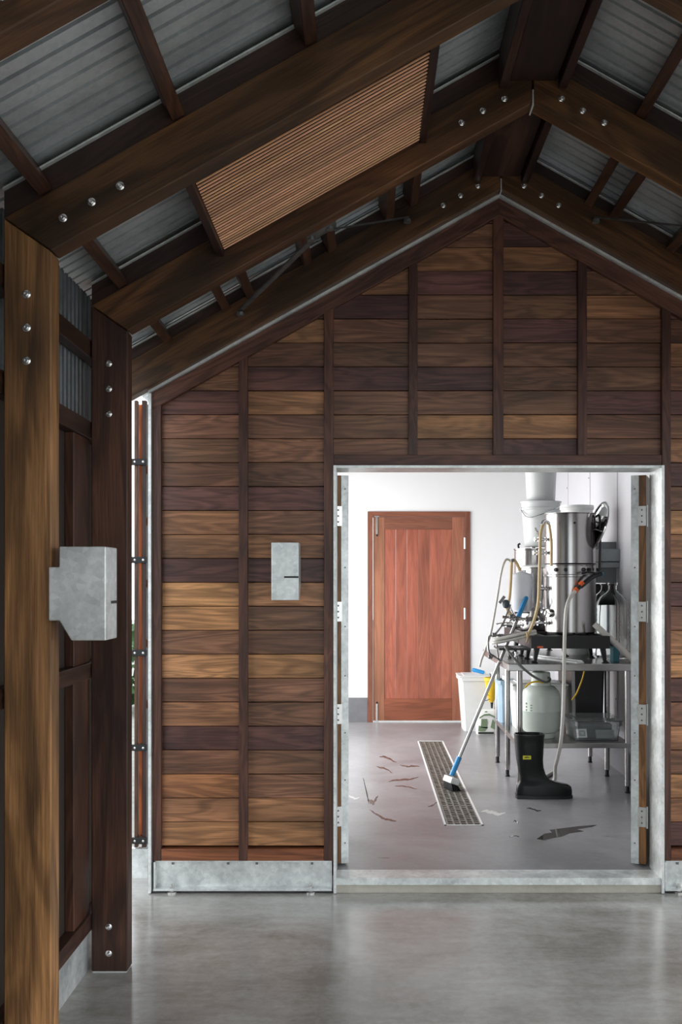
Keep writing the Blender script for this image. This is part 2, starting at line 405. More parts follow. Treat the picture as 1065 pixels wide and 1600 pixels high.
# base channels
bolt_me = None
def base_channel(x0, x1, tabs, feet):
    ch = boxes('base_channel', [(x0, x1, 4.70, 4.712, .014, .152), (x0, x1, 4.655, 4.70, .014, .023), (x0, x1, 4.682, 4.70, .146, .153),
                                (x0, x0 + .008, 4.66, 4.70, .014, .152)], 'galvanised', gw)
    for t in tabs: box('tab', t - .006, t + .006, 4.690, 4.699, .132, .146, 'galvanised_dark', ch)
    for t in feet:
        lathe('levelling_foot', [(.026, 0), (.026, .006), (.012, .010), (.012, .0139)], (t, 4.675, 0.0), 'bolt_steel', ch, 20)
        lathe('foot_bolt', [(.013, 0), (.013, .010), (.006, .012), (.006, .020), (0, .021)], (t, 4.675, .0232), 'bolt_steel', ch, 6)
base_channel(-1.032, -.168, [-.945, -.675, -.535, -.265], [-.945, -.27])
base_channel(1.449, 2.33, [1.52, 1.80, 2.1], [1.52, 2.2])

# ---------------------------------------------------------------- door leaves folded into the brewing room
def leaf(name, hx, ang, side, label):
    """hx: x of the hinge edge nearest the opening, side -1 opens towards -X"""
    o = empty(name, (hx, 4.885, ZF + .012), label, 'door', kind='structure')
    R = T(hx, 4.885, ZF + .012) @ Matrix.Rotation(ang, 4, 'Z')
    z1 = 1.972
    def part(nm, x0, x1, y0, y1, z0, z1_, mat, par=o, col=None):
        b = mesh_obj(nm, boxv(x0, x1, y0, y1, z0, z1_), BOXF, mat, None, frame(((x0+x1)/2, (y0+y1)/2, (z0+z1_)/2), (0, 0, 1)), col)
        COL.objects.unlink(b); M = R @ W[b]; put(b, par, M); return b
    s = side
    xs = lambda a, b: (min(a * s, b * s), max(a * s, b * s))
    a, b = xs(.0, .038); part('edge_plate', a, b, 0, .76, 0, z1, 'galvanised')
    a, b = xs(.038, .074); body = part('leaf_frame', a, b, .004, .76, 0, z1, 'timber', col=srgb(120, 82, 48))
    for k, z in enumerate((.24, .76, 1.28, 1.765)):
        a, b = xs(.034, .078); h = part('hinge', a, b, -.006, .006, z - .05, z + .05, 'bolt_steel')
        kn = lathe('hinge_pin', [(.006, 0), (.006, .11), (0, .111)], tuple(R @ Vector((.079 * s, -.004, z - .055))), 'bolt_steel', None, 10)
        COL.objects.unlink(kn); put(kn, h, W[kn])
        for dz in (-.03, 0, .03):
            a, b = xs(.050, .058); part('screw', a, b, -.0075, -.005, z + dz - .004, z + dz + .004, 'galvanised_dark', h)
    for z in (.10, .42, .66, .95, 1.2, 1.5, 1.9):
        a, b = xs(.015, .022); part('edge_screw', a, b, -.002, .001, z, z + .007, 'galvanised_dark')
    return o
leaf('door_2', -.090, math.radians(10), -1, 'open doorway leaf with galvanised edge at the doorway side nearest the wall box')
leaf('door_3', 1.346, math.radians(-22), 1, 'open doorway leaf with galvanised edge and hinges beside the steel bench')

# ---------------------------------------------------------------- brewing room shell
dx0, dx1, dzt = .013, 1.063, 2.226
wb = boxes('wall_back', [(-1.05, dx0, YB, YB + .12, ZF, 2.95), (dx1, 2.05, YB, YB + .12, ZF, 2.95), (dx0, dx1, YB, YB + .12, dzt, 2.95)], 'white_paint')
tag(wb, 'white painted back wall of the brewing room around the red timber door', 'wall', kind='structure')
wr = box('wall_right', XW, XW + .12, 4.86, YB, ZF, 2.95, 'white_panel'); tag(wr, 'white panelled side wall behind the steel bench', 'wall', kind='structure')
for y in (5.6, 6.5, 7.4, 8.3, 9.2):
    cs = box('cover_strip', XW - .006, XW, y - .025, y + .025, ZF + .25, 2.9, 'white_panel', wr)
    for z in (.6, 1.2, 1.8, 2.4): box('rivet', XW - .009, XW - .006, y - .006, y + .006, z, z + .012, 'galvanised_dark', cs)
wl = boxes('wall_left', [(-1.05, -.93, 4.86, 6.28, ZF, 2.95), (-1.05, -.93, 9.52, YB, ZF, 2.95), (-1.05, -.93, 6.28, 9.52, 2.56, 2.95), (-1.05, -.93, 6.28, 9.52, ZF, .24)], 'white_paint')
tag(wl, 'white side wall of the brewing room with a wide window opening', 'wall', kind='structure')
cr_ = box('ceiling_room', -1.05, 2.05, 4.86, YB + .12, 2.95, 3.0, 'grey_skirting'); tag(cr_, 'flat dark ceiling of the brewing room', 'ceiling', kind='structure')
bb = box('baseboard_back', -.93, dx0 - .002, YB - .012, YB, ZF, ZF + .25, 'grey_skirting'); tag(bb, 'dark grey skirting at the foot of the back wall beside the red door', 'skirting', kind='structure')
bb = box('baseboard_back_corner', dx1 + .002, XW - .014, YB - .012, YB, ZF, ZF + .25, 'grey_skirting'); tag(bb, 'dark grey skirting at the back wall behind the white tub', 'skirting', kind='structure')
bb = box('baseboard_right', XW - .014, XW, 4.9, YB, ZF, ZF + .25, 'grey_skirting'); tag(bb, 'dark grey skirting along the side wall under the bench', 'skirting', kind='structure')

# red timber door
RED = srgb(186, 96, 62)
d1 = empty('door_1', ((dx0 + dx1) / 2, YB, ZF), 'red-brown timber door in the white back wall of the brewing room', 'door', kind='structure')
FC = srgb(118, 72, 54)
box('door_frame', dx0, dx0 + .055, YB - .018, YB + .12, ZF, dzt, 'door_timber', d1, FC, .002)
box('door_frame', dx1 - .055, dx1, YB - .018, YB + .12, ZF, dzt, 'door_timber', d1, FC, .002)
box('door_frame', dx0 + .055, dx1 - .055, YB - .018, YB + .12, dzt - .055, dzt, 'door_timber', d1, FC, .002)
lx0, lx1, lz0, lz1 = dx0 + .058, dx1 - .058, ZF + .014, dzt - .058
box('stile', lx0, lx0 + .115, YB - .004, YB + .04, lz0, lz1, 'door_timber', d1, srgb(142, 94, 70), .002)
box('stile', lx1 - .125, lx1, YB - .004, YB + .04, lz0, lz1, 'door_timber', d1, srgb(148, 94, 72), .002)
box('rail', lx0 + .115, lx1 - .125, YB - .004, YB + .04, lz1 - .125, lz1, 'door_timber', d1, srgb(124, 78, 60), .002)
box('rail', lx0 + .115, lx1 - .125, YB - .004, YB + .04, lz0, lz0 + .225, 'door_timber', d1, srgb(126, 72, 50), .002)
pw = (lx1 - .125 - lx0 - .115) / 6
for i in range(6):
    a = lx0 + .115 + i * pw
    box('panel_board', a + .0008, a + pw - .0008, YB + .003 , YB + .035, lz0 + .225, lz1 - .125, 'door_timber', d1, jit(srgb(146, 84, 66), .12), .0008)
for z in (.30, 1.04, 1.78 - .02):
    zz = lz0 + z
    lathe('hinge', [(.011, 0), (.011, .115), (0, .116)], (lx1 + .003, YB - .013, zz), 'bolt_steel', d1, 12)
for z0, z1 in ((lz1 - .175, lz1 + .01), (lz0 - .01, lz0 + .175)):
    bo = box('flush_bolt', lx0 + .026, lx0 + .046, YB - .016, YB - .003, z0, z1, 'bolt_steel', d1, None, .002)
    zt = z1 if z0 > 1 else z0
    box('keeper', lx0 + .012, lx0 + .060, YB - .020, YB - .002, zt - .008, zt + .004, 'bolt_steel', bo)
    zt = z0 - .012 if z0 > 1 else z1 + .012
    lathe('knob', [(.009, 0), (.009, .014), (0, .016)], (lx0 + .036, YB - .004, zt), 'black_iron', bo, 10, axis=(0, -1, 0))

# ---------------------------------------------------------------- roof
ceil = empty('ceiling', (XR, 2.3, ZR), 'open timber roof of rafters, purlins and corrugated steel sheets', 'roof', kind='structure')
bolt_src = None
def bolt(parent, x, y, z, k=1.0, axis=(0, -1, 0)):
    global bolt_src
    if bolt_src is None:
        o = lathe('bolt', [(.0125, 0), (.0125, .003), (.0085, .0045), (.0085, .010), (.006, .012), (.003, .012), (.003, .009), (0, .009)], (x, y, z), 'bolt_steel', parent, 16, axis=axis)
        bolt_src = o.data; return o
    o = bpy.data.objects.new('bolt', bolt_src); return put(o, parent, T(x, y, z))
PX0, PX1 = -1.065, -.925
RAFT = {}
for fi, y in enumerate(FR):
    last = fi == len(FR) - 1; go = GO if last else 0; zf = lambda x: zb(x) + go; ZRf = ZR + go
    for s in (-1, 1):
        if s < 0: xo, xi = (PX0, PX1) if not last else (-1.14, -1.14)
        else: xo, xi = (2 * XR - PX0, 2 * XR - PX1) if not last else (2.42, 2.42)
        gap = .003 * s
        p = [(XR + gap, ZRf), (xi, zf(xi)), (xo, zf(xo) + RV), (XR + gap, ZRf + RV)]
        if s > 0: p = p[::-1]
        r = prism('rafter', p, y, y + FT, 'rough_timber', ceil, (1, 0, -s * SL), jit(BEAM, .08), bevel=.003)
        RAFT[(fi, s)] = r
        if fi >= 2:
            for k in range(3):
                x = XR + s * (.11 + .083 * k) if fi != 3 or s > 0 else XR + s * (.11 + .083 * k)
                bolt(r, x, y, zf(x) + .078)
            for k in range(3):
                x = -.722 - .084 * k if s < 0 else 2 * XR + .722 + .084 * k
                if fi in (2, 3): bolt(r, x, y, zf(x) + .075)
        x0 = XR + s * .097; x1 = xo
        p = [(x0, zf(x0) + RV + .001), (x1, zf(x1) + RV + .001), (x1, zb(x1) + SH - .014), (x0, zb(x0) + SH - .014)]
        prism('blocking', p if s < 0 else p[::-1], y + .006, y + FT - .006, 'timber', ceil, (1, 0, -s * SL), jit(BEAM_D, .1))
        p = [(x0, zb(x0) + SH - .030), (x1, zb(x1) + SH - .030), (x1, zb(x1) + SH - .024), (x0, zb(x0) + SH - .024)]
        prism('flashing', p if s < 0 else p[::-1], y - .008, y + .006, 'galvanised', ceil, (1, 0, -s * SL))
    box('apex_plate', XR - .0025, XR + .0025, y - .006, y + FT, ZRf - .012, ZRf + .05, 'galvanised', ceil)
XP = [.21, -.18, -.57, -.96]
for bi in range(len(FR) - 1):
    ya, yb = FR[bi] + FT, FR[bi + 1]
    for s in (-1, 1):
        xs = [x if s < 0 else 2 * XR - x for x in XP]
        if bi == 4: xs = xs + [x + .115 * s for x in xs[:3]]
        for x in xs:
            c = (x, (ya + yb) / 2, zb(x) + (RV + SH) / 2 - .006)
            M = frame(c, (0, 1, 0), (s * SL, 0, 1))
            h, w = (SH - RV - .018) / 2 * .87, .021
            pv = [tuple(M @ Vector(q)) for q in boxv(-(yb - ya) / 2, (yb - ya) / 2, -w, w, -h, h)]
            bevel_mesh(mesh_obj('purlin', pv, BOXF, 'timber', ceil, M, jit(srgb(70, 45, 33), .12)), .002)
        # fascia purlin at the ridge
        x = XR + s * .115
        box('ridge_side_board', x - .017, x + .017, ya, yb, zb(x) + .12, zb(x) + SH - .02, 'timber', ceil, jit(srgb(52, 33, 26)), .002)
    box('ridge_beam', XR - .092, XR + .092, ya, yb, 3.455, 3.66, 'rough_timber', ceil, jit(BEAM_D, .1), .003)
def sheet(s, ya, yb, pitch=.062, name='corrugated_sheet', x_end=None):
    prof = []; y = ya
    while y < yb:
        prof += [(y, 0), (y + pitch * .74, 0), (y + pitch * .75, .026), (y + pitch * .98, .026)]; y += pitch
    prof.append((y, 0))
    x0, x1 = XR + s * .01, (x_end if x_end is not None else (PX0 - .22 if s < 0 else 2 * XR - PX0 + .22))
    v, f = [], []
    for (yy, h) in prof:
        for (x, t) in ((x0, 0), (x1, 0), (x1, .004), (x0, .004)):
            v.append((x, yy, zb(x) + SH + h + t))
    for i in range(len(prof) - 1):
        a, b = i * 4, i * 4 + 4
        for k in range(4): f.append((a + k, a + (k + 1) % 4, b + (k + 1) % 4, b + k))
    f += [(0, 1, 2, 3), tuple(len(v) - 4 + k for k in (3, 2, 1, 0))]
    mesh_obj(name, v, f, 'roof_steel', ceil, T(x0, ya, ZR))
for bi in range(len(FR) - 1):
    for s in (-1, 1): sheet(s, FR[bi] + .035, FR[bi + 1] + .035)
for s in (-1, 1):
    sheet(s, FR[-1] + .035, 10.2); sheet(s, -.9, FR[0] + .035)
p = [(XR - .16, zb(XR - .16) + SH + .032), (XR, ZR + SH + .041), (XR + .16, zb(XR + .16) + SH + .032), (XR + .16, zb(XR + .16) + SH + .037), (XR, ZR + SH + .047), (XR - .16, zb(XR - .16) + SH + .037)]
prism('ridge_cap', p, -.9, 10.2, 'roof_steel', ceil, (0, 1, 0))
# slatted copper-coloured panel between two frames
pn = empty('batten_panel', (-.17, 3.3, zb(-.17) + .085)); COL.objects.unlink(pn); W.pop(pn); put(pn, ceil, T(-.17, 3.3, zb(-.17) + .085))
bx0, bx1 = -.548, .203
src = None; y = FR[3] + FT + .012; COPPER = srgb(255, 194, 148)
seg = 6
while y < FR[4] - .012:
    a = Vector((bx0, y, zb(bx0) + .097)); b = Vector((bx1, y, zb(bx1) + .097)); mid = (a + b) / 2
    M = frame(mid, (b - a))
    if src is None:
        vv, ff = tube_vf([a, b], .0037, 8)
        o = mesh_obj('batten', vv, ff, 'door_timber', pn, M, smooth=True); src = o.data
    else:
        o = bpy.data.objects.new('batten', src); put(o, pn, M)
    k = random.uniform(.72, 1.12); o.color = (COPPER[0] * k, COPPER[1] * k * random.uniform(.92, 1.05), COPPER[2] * k * random.uniform(.9, 1.05), 1)
    y += .0232
for x, nm in ((bx0 - .016, 'side_trim'), (bx1 + .016, 'side_trim')):
    box(nm, x - .014, x + .014, FR[3] + FT, FR[4], zb(x) + .082, zb(x) + SH - .02, 'timber', pn, BEAM_D, .002)
p = [(bx0, zb(bx0) + .112), (bx1, zb(bx1) + .112), (bx1, zb(bx1) + .118), (bx0, zb(bx0) + .118)]
prism('backing', p, FR[3] + FT + .002, FR[4] - .002, 'dark_lining', pn, (1, 0, SL))
# steel cross bracing under the last bay
br = None
for s in (-1, 1):
    nx = XR + s * .825
    nd = Vector((nx, 3.84, zb(nx) + .01))
    e1x, e2x = (-.60, .195) if s < 0 else (2 * XR + .60, 2 * XR - .195)
    e1 = Vector((e1x, 4.585, zb(e1x) + .14)); e2 = Vector((e2x, 4.585, zb(e2x) + .138))
    b_ = mesh_obj('brace_plate', [tuple(frame(nd, (1, 0, -s * SL)) @ Vector(q)) for q in boxv(-.065, .065, -.045, .03, -.006, .006)], BOXF, 'galvanised_dark', ceil, frame(nd, (1, 0, -s * SL)))
    for q in (-.04, .035):
        bb_ = lathe('brace_bolt', [(.016, 0), (.016, .014), (0, .016)], tuple(nd + Vector((q, -.01, -SL * s * q - .005))), 'galvanised_dark', b_, 8, axis=(0, 0, -1))
    for e in (e1, e2):
        st_ = nd + (e - nd).normalized() * .05
        d = e - st_; M = frame((st_ + e) / 2, d); L_ = d.length / 2
        rod = mesh_obj('brace_strap', [tuple(M @ Vector(q)) for q in boxv(-L_, L_, -.011, .011, -.004, .004)], BOXF, 'galvanised_dark', ceil, M)
        lathe('strap_bolt', [(.018, 0), (.018, .016), (0, .018)], tuple(e + Vector((0, -.004, -.012))), 'galvanised_dark', rod, 8, axis=(0, 0, -1))

# ---------------------------------------------------------------- posts
POSTLAB = {2: None, 3: 'tall timber post carrying the angled steel box', 4: 'dark timber post standing on the floor between steel box and gable wall',
           1: 'timber post at the side wall beside the hall entrance', 0: 'timber post at the open hall entrance side wall'}
for fi, y in enumerate(FR[:-1]):
    for s in (-1, 1):
        if s > 0 or fi < 3:
            lab = {(0, 1): 'first timber post along the open side of the hall', (1, 1): 'second timber post along the open side of the hall', (2, 1): 'third timber post along the open side of the hall',
                   (3, 1): 'fourth timber post along the open side of the hall', (4, 1): 'fifth timber post along the open side, next to the gable wall',
                   (0, -1): 'first timber post of the clad side wall', (1, -1): 'second timber post of the clad side wall', (2, -1): 'third timber post of the clad side wall'}[(fi, s)]
        else: lab = POSTLAB[fi]
        xa, xb = (PX0, PX1) if s < 0 else (2 * XR - PX1, 2 * XR - PX0)
        xi, xo = (xb, xa) if s < 0 else (xa, xb)
        p = [(xa, .004), (xb, .004), (xb, zb(xi) - .003 if s < 0 else zb(xo) + RV - .003), (xa, zb(xo) + RV - .003 if s < 0 else zb(xi) - .003)]
        po = empty('timber_post', ((xa + xb) / 2, y, 0), lab, 'post', kind='structure')
        col = {3: srgb(134, 95, 58), 4: srgb(70, 44, 33)}.get(fi, BEAM)
        prism('shaft', p, y, y + FT, 'rough_timber', po, (0, 0, 1), col, bevel=.004)
        box('foot_plate', xa + .004, xb - .004, y + .003, y + FT - .003, 0, .004, 'galvanised', po)
        xc = (xa + xb) / 2 - .002
        for z in (2.36, 2.262, 2.165, .075, .178): bolt(po, xc, y, z)

# ---------------------------------------------------------------- clad side wall of the hall
sw = empty('wall_side', (-1.1, 1.5, 0), 'side wall of timber rails, dark lining and corrugated steel behind the posts', 'wall', kind='structure')
XS = -1.085
box('lining', XS - .045, XS - .03, -.6, 3.99, .155, 2.09, 'dark_lining', sw)
box('kick_plate', XS - .014, XS, -.6, 3.97, 0.0, .158, 'galvanised', sw)
for z0, z1 in ((.158, .22), (1.14, 1.20), (2.07, 2.14), (2.385, 2.455), (2.72, 2.79)):
    box('rail', XS - .03, XS + .015, -.6, 3.97, z0, z1, 'timber', sw, jit(srgb(64, 42, 33)), .002)
for yy in (.5, 1.4, 2.35, 3.55):
    box('stud', XS - .03, XS + .004, yy, yy + .20, .22, 1.14, 'timber', sw, jit(srgb(76, 48, 36)), .002)
    box('stud', XS - .03, XS + .004, yy, yy + .20, 1.20, 2.07, 'timber', sw, jit(srgb(76, 48, 36)), .002)
v, f = [], []
yy = -.6; i = 0
while yy < 3.97:
    for dy, h in ((0, 0), (.022, 0), (.029, .014), (.041, .014)):
        v += [(XS - .035 - h, yy + dy, 2.09), (XS - .035 - h, yy + dy, 2.80)]
    yy += .048
n = len(v) // 2
f = [(2 * k, 2 * k + 2, 2 * k + 3, 2 * k + 1) for k in range(n - 1)]
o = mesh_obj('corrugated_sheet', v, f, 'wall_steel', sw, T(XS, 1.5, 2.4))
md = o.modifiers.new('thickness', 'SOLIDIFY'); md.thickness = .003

# ---------------------------------------------------------------- screen of battens beside the gable wall
sc_ = empty('batten_screen', (-1.17, 4.92, 0), 'narrow screen of upright timber battens on a steel kerb beside the gable wall', 'screen')
def sx(px, Y=4.92): return (px - 572) * Y / 1500
box('kerb', sx(196), sx(232), 4.90, 4.94, 0, .150, 'galvanised', sc_)
SUNLIT_ORG = srgb(210, 112, 62)  # orange of sunlit timber painted into the colour, without a sun lamp
for a, b, y, c in ((210.8, 216, 4.905, srgb(88, 60, 44)), (222.3, 229.6, 4.905, srgb(70, 44, 36)), (190, 196, 4.905, srgb(80, 52, 40))):
    box('batten', sx(a), sx(b), y, y + .03, .155, 2.44, 'timber', sc_, c, .002)
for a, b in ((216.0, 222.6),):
    box('back_batten', sx(a, 4.97), sx(b, 4.97), 4.965, 4.99, .155, 2.43, 'timber', sc_, SUNLIT_ORG, .002)
for py in (722, 875, 1020, 1168, 1313):
    z = at(0, py, 4.9).z
    ck = box('clamp_rail', sx(196), sx(231.5), 4.888, 4.905, z - .016, z + .016, 'black_iron', sc_, None, .002)
    for px in (213, 226): lathe('clamp_bolt', [(.006, 0), (.006, .004), (0, .006)], (sx(px), 4.888, z), 'bolt_steel', ck, 10, axis=(0, -1, 0))
    box('spacer', sx(217), sx(222), 4.906, 4.964, z - .012, z + .012, 'black_iron', sc_)
box('back_batten', sx(229, 4.97), sx(234, 4.97), 4.965, 4.99, .155, 2.43, 'timber', sc_, srgb(70, 44, 36), .002)
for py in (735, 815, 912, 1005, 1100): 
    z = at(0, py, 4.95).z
    box('packer', sx(229.5), sx(232.5), 4.93, 4.96, z - .02, z + .02, 'timber', sc_, SUNLIT_ORG)
hd = empty('hedge', (-4.5, 12, -.12), 'clipped green hedge seen through the gap between post and gable wall', 'hedge')
v, f = [], []
for i in range(1400):
    c = Vector((random.uniform(-7.5, -1.9), random.uniform(11.5, 12.5), random.uniform(-.1, 1.0)))
    a = Vector((random.uniform(-1, 1), random.uniform(-1, 1), random.uniform(-1, 1))).normalized() * .11; b = a.orthogonal().normalized() * .06
    n = len(v); v += [tuple(c - a), tuple(c + b), tuple(c + a), tuple(c - b)]; f.append((n, n + 1, n + 2, n + 3))
lf = mesh_obj('foliage', v, f, 'hedge_leaf', hd, T(-4.5, 12, 0)); lf['kind'] = 'stuff'

# ---------------------------------------------------------------- galvanised lamp boxes
def lamp_box(name, M, label):
    """local: x out of the wall, y width, z up; back at x=0"""
    o = bpy.data.objects.new(name, None); put(o, None, M); tag(o, label, 'light box', 'folded steel boxes')
    prof = [(0, .075), (0, -.081), (.031, -.081), (.066, -.139), (.166, -.139), (.166, .135), (.031, .135), (.031, .075)]
    w = .064; n = len(prof)
    v = [tuple(M @ Vector((x, -w, z))) for x, z in prof] + [tuple(M @ Vector((x, w, z))) for x, z in prof]
    f = [tuple(range(n)), tuple(range(2 * n - 1, n - 1, -1))] + [(i, (i + 1) % n, n + (i + 1) % n, n + i) for i in range(n)]
    b = mesh_obj('housing', v, f, 'galvanised', o, M); bevel_mesh(b, .0025)
    s = mesh_obj('slot', [tuple(M @ Vector(q)) for q in boxv(.1645, .1668, -.004, .0638, -.033, -.0245)], BOXF, 'black_iron', o, M)
    return o
lamp_box('steel_box', T(-.925, 2.86, 1.484), 'pale galvanised steel box with notched profile fixed to the tall post')
Mw = T(-.384, 4.699, 1.565) @ Matrix.Rotation(-PI / 2, 4, 'Z')
lamp_box('steel_box', Mw, 'small galvanised steel box with a slot, on the board wall beside the doorway')

# ---------------------------------------------------------------- floor drain
dr = empty('floor_drain', ((DX0 + DX1) / 2, DY0, ZF), 'long steel channel drain with grating set in the brewing room floor', 'drain')
boxes('drain_frame', [(DX0, DX0 + .012, DY0, DY1, ZF - .05, ZF + .003), (DX1 - .012, DX1, DY0, DY1, ZF - .05, ZF + .003),
                      (DX0, DX1, DY0, DY0 + .012, ZF - .05, ZF + .003), (DX0, DX1, DY1 - .012, DY1, ZF - .05, ZF + .003)], 'white_plastic', dr)
gsrc = None; glen = (DY1 - DY0 - .03) / 6
for k in range(6):
    y0 = DY0 + .015 + k * glen; cx = (DX0 + DX1) / 2
    if gsrc is None:
        L = []
        for i in range(6): x = DX0 + .016 + i * .0395; L.append((x, x + .0105, y0, y0 + glen - .004, ZF - .022, ZF))
        for j in range(11): y = y0 + j * (glen - .016) / 10; L.append((DX0 + .016, DX1 - .016, y, y + .012, ZF - .018, ZF - .001))
        for i in range(5):
            x = DX0 + .0265 + i * .0395
            for j in range(10):
                if (i * 7 + j * 3 + j // 3) % 5 < 2: y = y0 + j * (glen - .016) / 10; L.append((x, x + .029, y + .012, y + .045, ZF - .012, ZF - .006))
        o = boxes('grate', L, 'grate_steel', dr, None, T(cx, y0, ZF)); gsrc = o.data
    else:
        o = bpy.data.objects.new('grate', gsrc); put(o, dr, T(cx, y0, ZF))

# ---------------------------------------------------------------- wet marks on the floor
def splash(name, pts, mat, label, cat='puddle', h=.0012, group=None):
    v = [(x, y, ZF + h) for x, y in pts] + [(x, y, ZF + .0002) for x, y in pts]; n = len(pts)
    f = [tuple(range(n))] + [(i, (i + 1) % n, n + (i + 1) % n, n + i) for i in range(n)]
    o = mesh_obj(name, v, f, mat, None, T(pts[0][0], pts[0][1], ZF)); return tag(o, label, cat, group)
def floor_at(px, py): Y = FPX * (1.52 - ZF) / (py - 907); return ((px - 572) * Y / FPX, Y)
def streak(cx, cy, lx, ly, tilt, n=44, rough=.5):
    out = []; ph = random.uniform(0, 6)
    for k in range(n):
        u = (k / (n / 2)) if k < n / 2 else 2 - k / (n / 2)
        sg = 1 if k < n / 2 else -1
        u = min(max(u, .01), .99); x = (u * 2 - 1) * lx
        w = ly * math.sin(PI * u) ** .6 * (.45 + .55 * abs(math.sin(u * 9 + ph + sg)) + random.uniform(-.25, .25))
        bend = ly * .9 * math.sin(u * 5 + ph)
        out.append(floor_at(cx + x + random.uniform(-.6, .6), cy + sg * w * .8 + bend + tilt * x))
    return out
PUD = [(838, 1311), (850, 1303), (862, 1301), (858, 1297), (880, 1294), (905, 1291), (932, 1289), (925, 1292), (900, 1296), (912, 1299), (890, 1302), (878, 1307), (862, 1310), (850, 1313)]
splash('puddle', [floor_at(*p) for p in PUD], 'wet_film', 'dark wet patch with ragged edges on the floor in front of the boots')
for i, (cx, cy, lx, ly, t, lab) in enumerate([
        (606, 1186, 14, 2.2, .25, 'brown streak furthest from the doorway, nearest the red door'), (600, 1202, 13, 1.8, .5, 'short slanting brown streak beside the far end of the drain'),
        (640, 1197, 16, 1.6, .15, 'thin brown streak touching the drain edge'), (630, 1218, 24, 1.8, -.2, 'long flat brown streak beside the broom head'),
        (634, 1230, 18, 1.2, .12, 'thin brown streak just below the long flat one'), (582, 1250, 8, 5.0, -.6, 'dark brown blot beside the pale foam'),
        (598, 1276, 22, 2.6, .42, 'brown streak nearest to the doorway sill'), (676, 1257, 8, 1.2, -.5, 'tiny brown streak slanting away from the drain edge')]):
    splash('floor_stain', streak(cx, cy, lx, ly, t), 'rust_stain', lab, 'stain', group='brown streaks on the floor')
for cx, cy, lx, ly, t, lab in [(572, 1236, 5, 2.5, 4.5, 'pale dried foam trail left of the brown blot'), (770, 1270, 20, 4, -.1, 'pale dried foam patch at the near corner of the drain'),
                               (552, 1246, 10, 2.5, 0, 'small pale foam patch near the folded door leaf')]:
    splash('foam_mark', streak(cx, cy, lx, ly, t), 'dried_foam', lab, 'foam mark', group='foam marks on the floor')
for cx, cy, lx, ly, lab in [(834, 1265, 12, 1.8, 'narrow dark wet mark right in front of the boots'), (806, 1284, 4, 1.5, 'tiny dark wet speck between drain and boots'), (803, 1307, 8, 1.3, 'thin dark wet mark left of the large puddle')]:
    splash('wet_mark', streak(cx, cy, lx, ly, .05), 'wet_film', lab, 'wet mark', group='small wet marks')

# ---------------------------------------------------------------- steel bench
TZ = .957; SZ = .413
bench = empty('steel_bench', (1.42, 7.1, ZF), 'long stainless steel work bench along the side wall of the brewing room', 'bench')
box('bench_top', .955, 1.88, 6.47, 7.86, TZ - .048, TZ, 'brushed_steel', bench, None, .004)
box('under_shelf', 1.03, 1.80, 6.53, 7.70, SZ - .034, SZ, 'brushed_steel', bench, None, .003)
for y in (6.55, 7.11, 7.65):
    for x in (1.045, 1.782):
        lg = lathe('leg', [(.020, .05), (.020, TZ - ZF - .048)], (x, y, ZF), 'stainless', bench, 20)
        lathe('foot', [(.016, 0), (.019, .006), (.014, .012), (.014, .05)], (x, y, ZF), 'black_plastic', lg, 16)

# ---------------------------------------------------------------- burners
def burner(x0, x1, y0, y1, z1, label, legs, shelf=False):
    o = empty('gas_burner', ((x0 + x1) / 2, (y0 + y1) / 2, TZ), label, 'burner', 'black iron burners on the bench')
    t = .035
    boxes('top_frame', [(x0, x1, y0, y0 + t, z1 - .085, z1), (x0, x1, y1 - t, y1, z1 - .085, z1), (x0, x0 + t, y0 + t, y1 - t, z1 - .085, z1), (x1 - t, x1, y0 + t, y1 - t, z1 - .085, z1)], 'black_iron', o)
    for k in range(4):
        x = x0 + t + (k + .5) * (x1 - x0 - 2 * t) / 4
        box('support_bar', x - .008, x + .008, y0 + t, y1 - t, z1 - .02, z1, 'black_iron', o)
    lathe('burner_ring', [(.10, 0), (.11, .01), (.10, .03), (.05, .035), (.05, .01)], ((x0 + x1) / 2, (y0 + y1) / 2, z1 - .07), 'black_iron', o, 24)
    for x, y in legs:
        sg = -1 if x < (x0 + x1) / 2 else 1
        P = catmull([(x - sg * .012, y, z1 - .06), (x - sg * .012, y, TZ + .10), (x - sg * .004, y, TZ + .05), (x + sg * .002, y, TZ + .012), (x + sg * .014, y, TZ + .004)])
        v, f = tube_vf(P, [.026 - .013 * min(1, i / (len(P) * .7)) for i in range(len(P))], 8)
        v = [(a, b, max(c, TZ)) for a, b, c in v]
        lg = mesh_obj('leg', v, f, 'black_iron', o, T(x, y, TZ), smooth=True)
        lathe('foot', [(.026, 0), (.026, .004), (.014, .010)], (x + sg * .006, y, TZ), 'black_iron', lg, 12)
    if shelf: box('side_shelf', .905, x0, y0 + .02, y0 + .30, z1 - .098, z1 - .084, 'black_iron', o)
    return o
b1 = burner(1.12, 1.655, 6.52, 7.06, 1.142, 'black iron gas burner under the tall two-part kettle', [(1.15, 6.55), (1.15, 6.86), (1.625, 6.55), (1.625, 6.95)], True)
box('regulator_face', 1.16, 1.20, 6.512, 6.52, 1.062, 1.074, 'orange_plastic', b1)
b2 = burner(1.12, 1.50, 7.075, 7.80, 1.142, 'black iron gas burner behind, under the two smaller kettles', [(1.15, 7.12), (1.15, 7.42), (1.47, 7.12), (1.47, 7.74)])

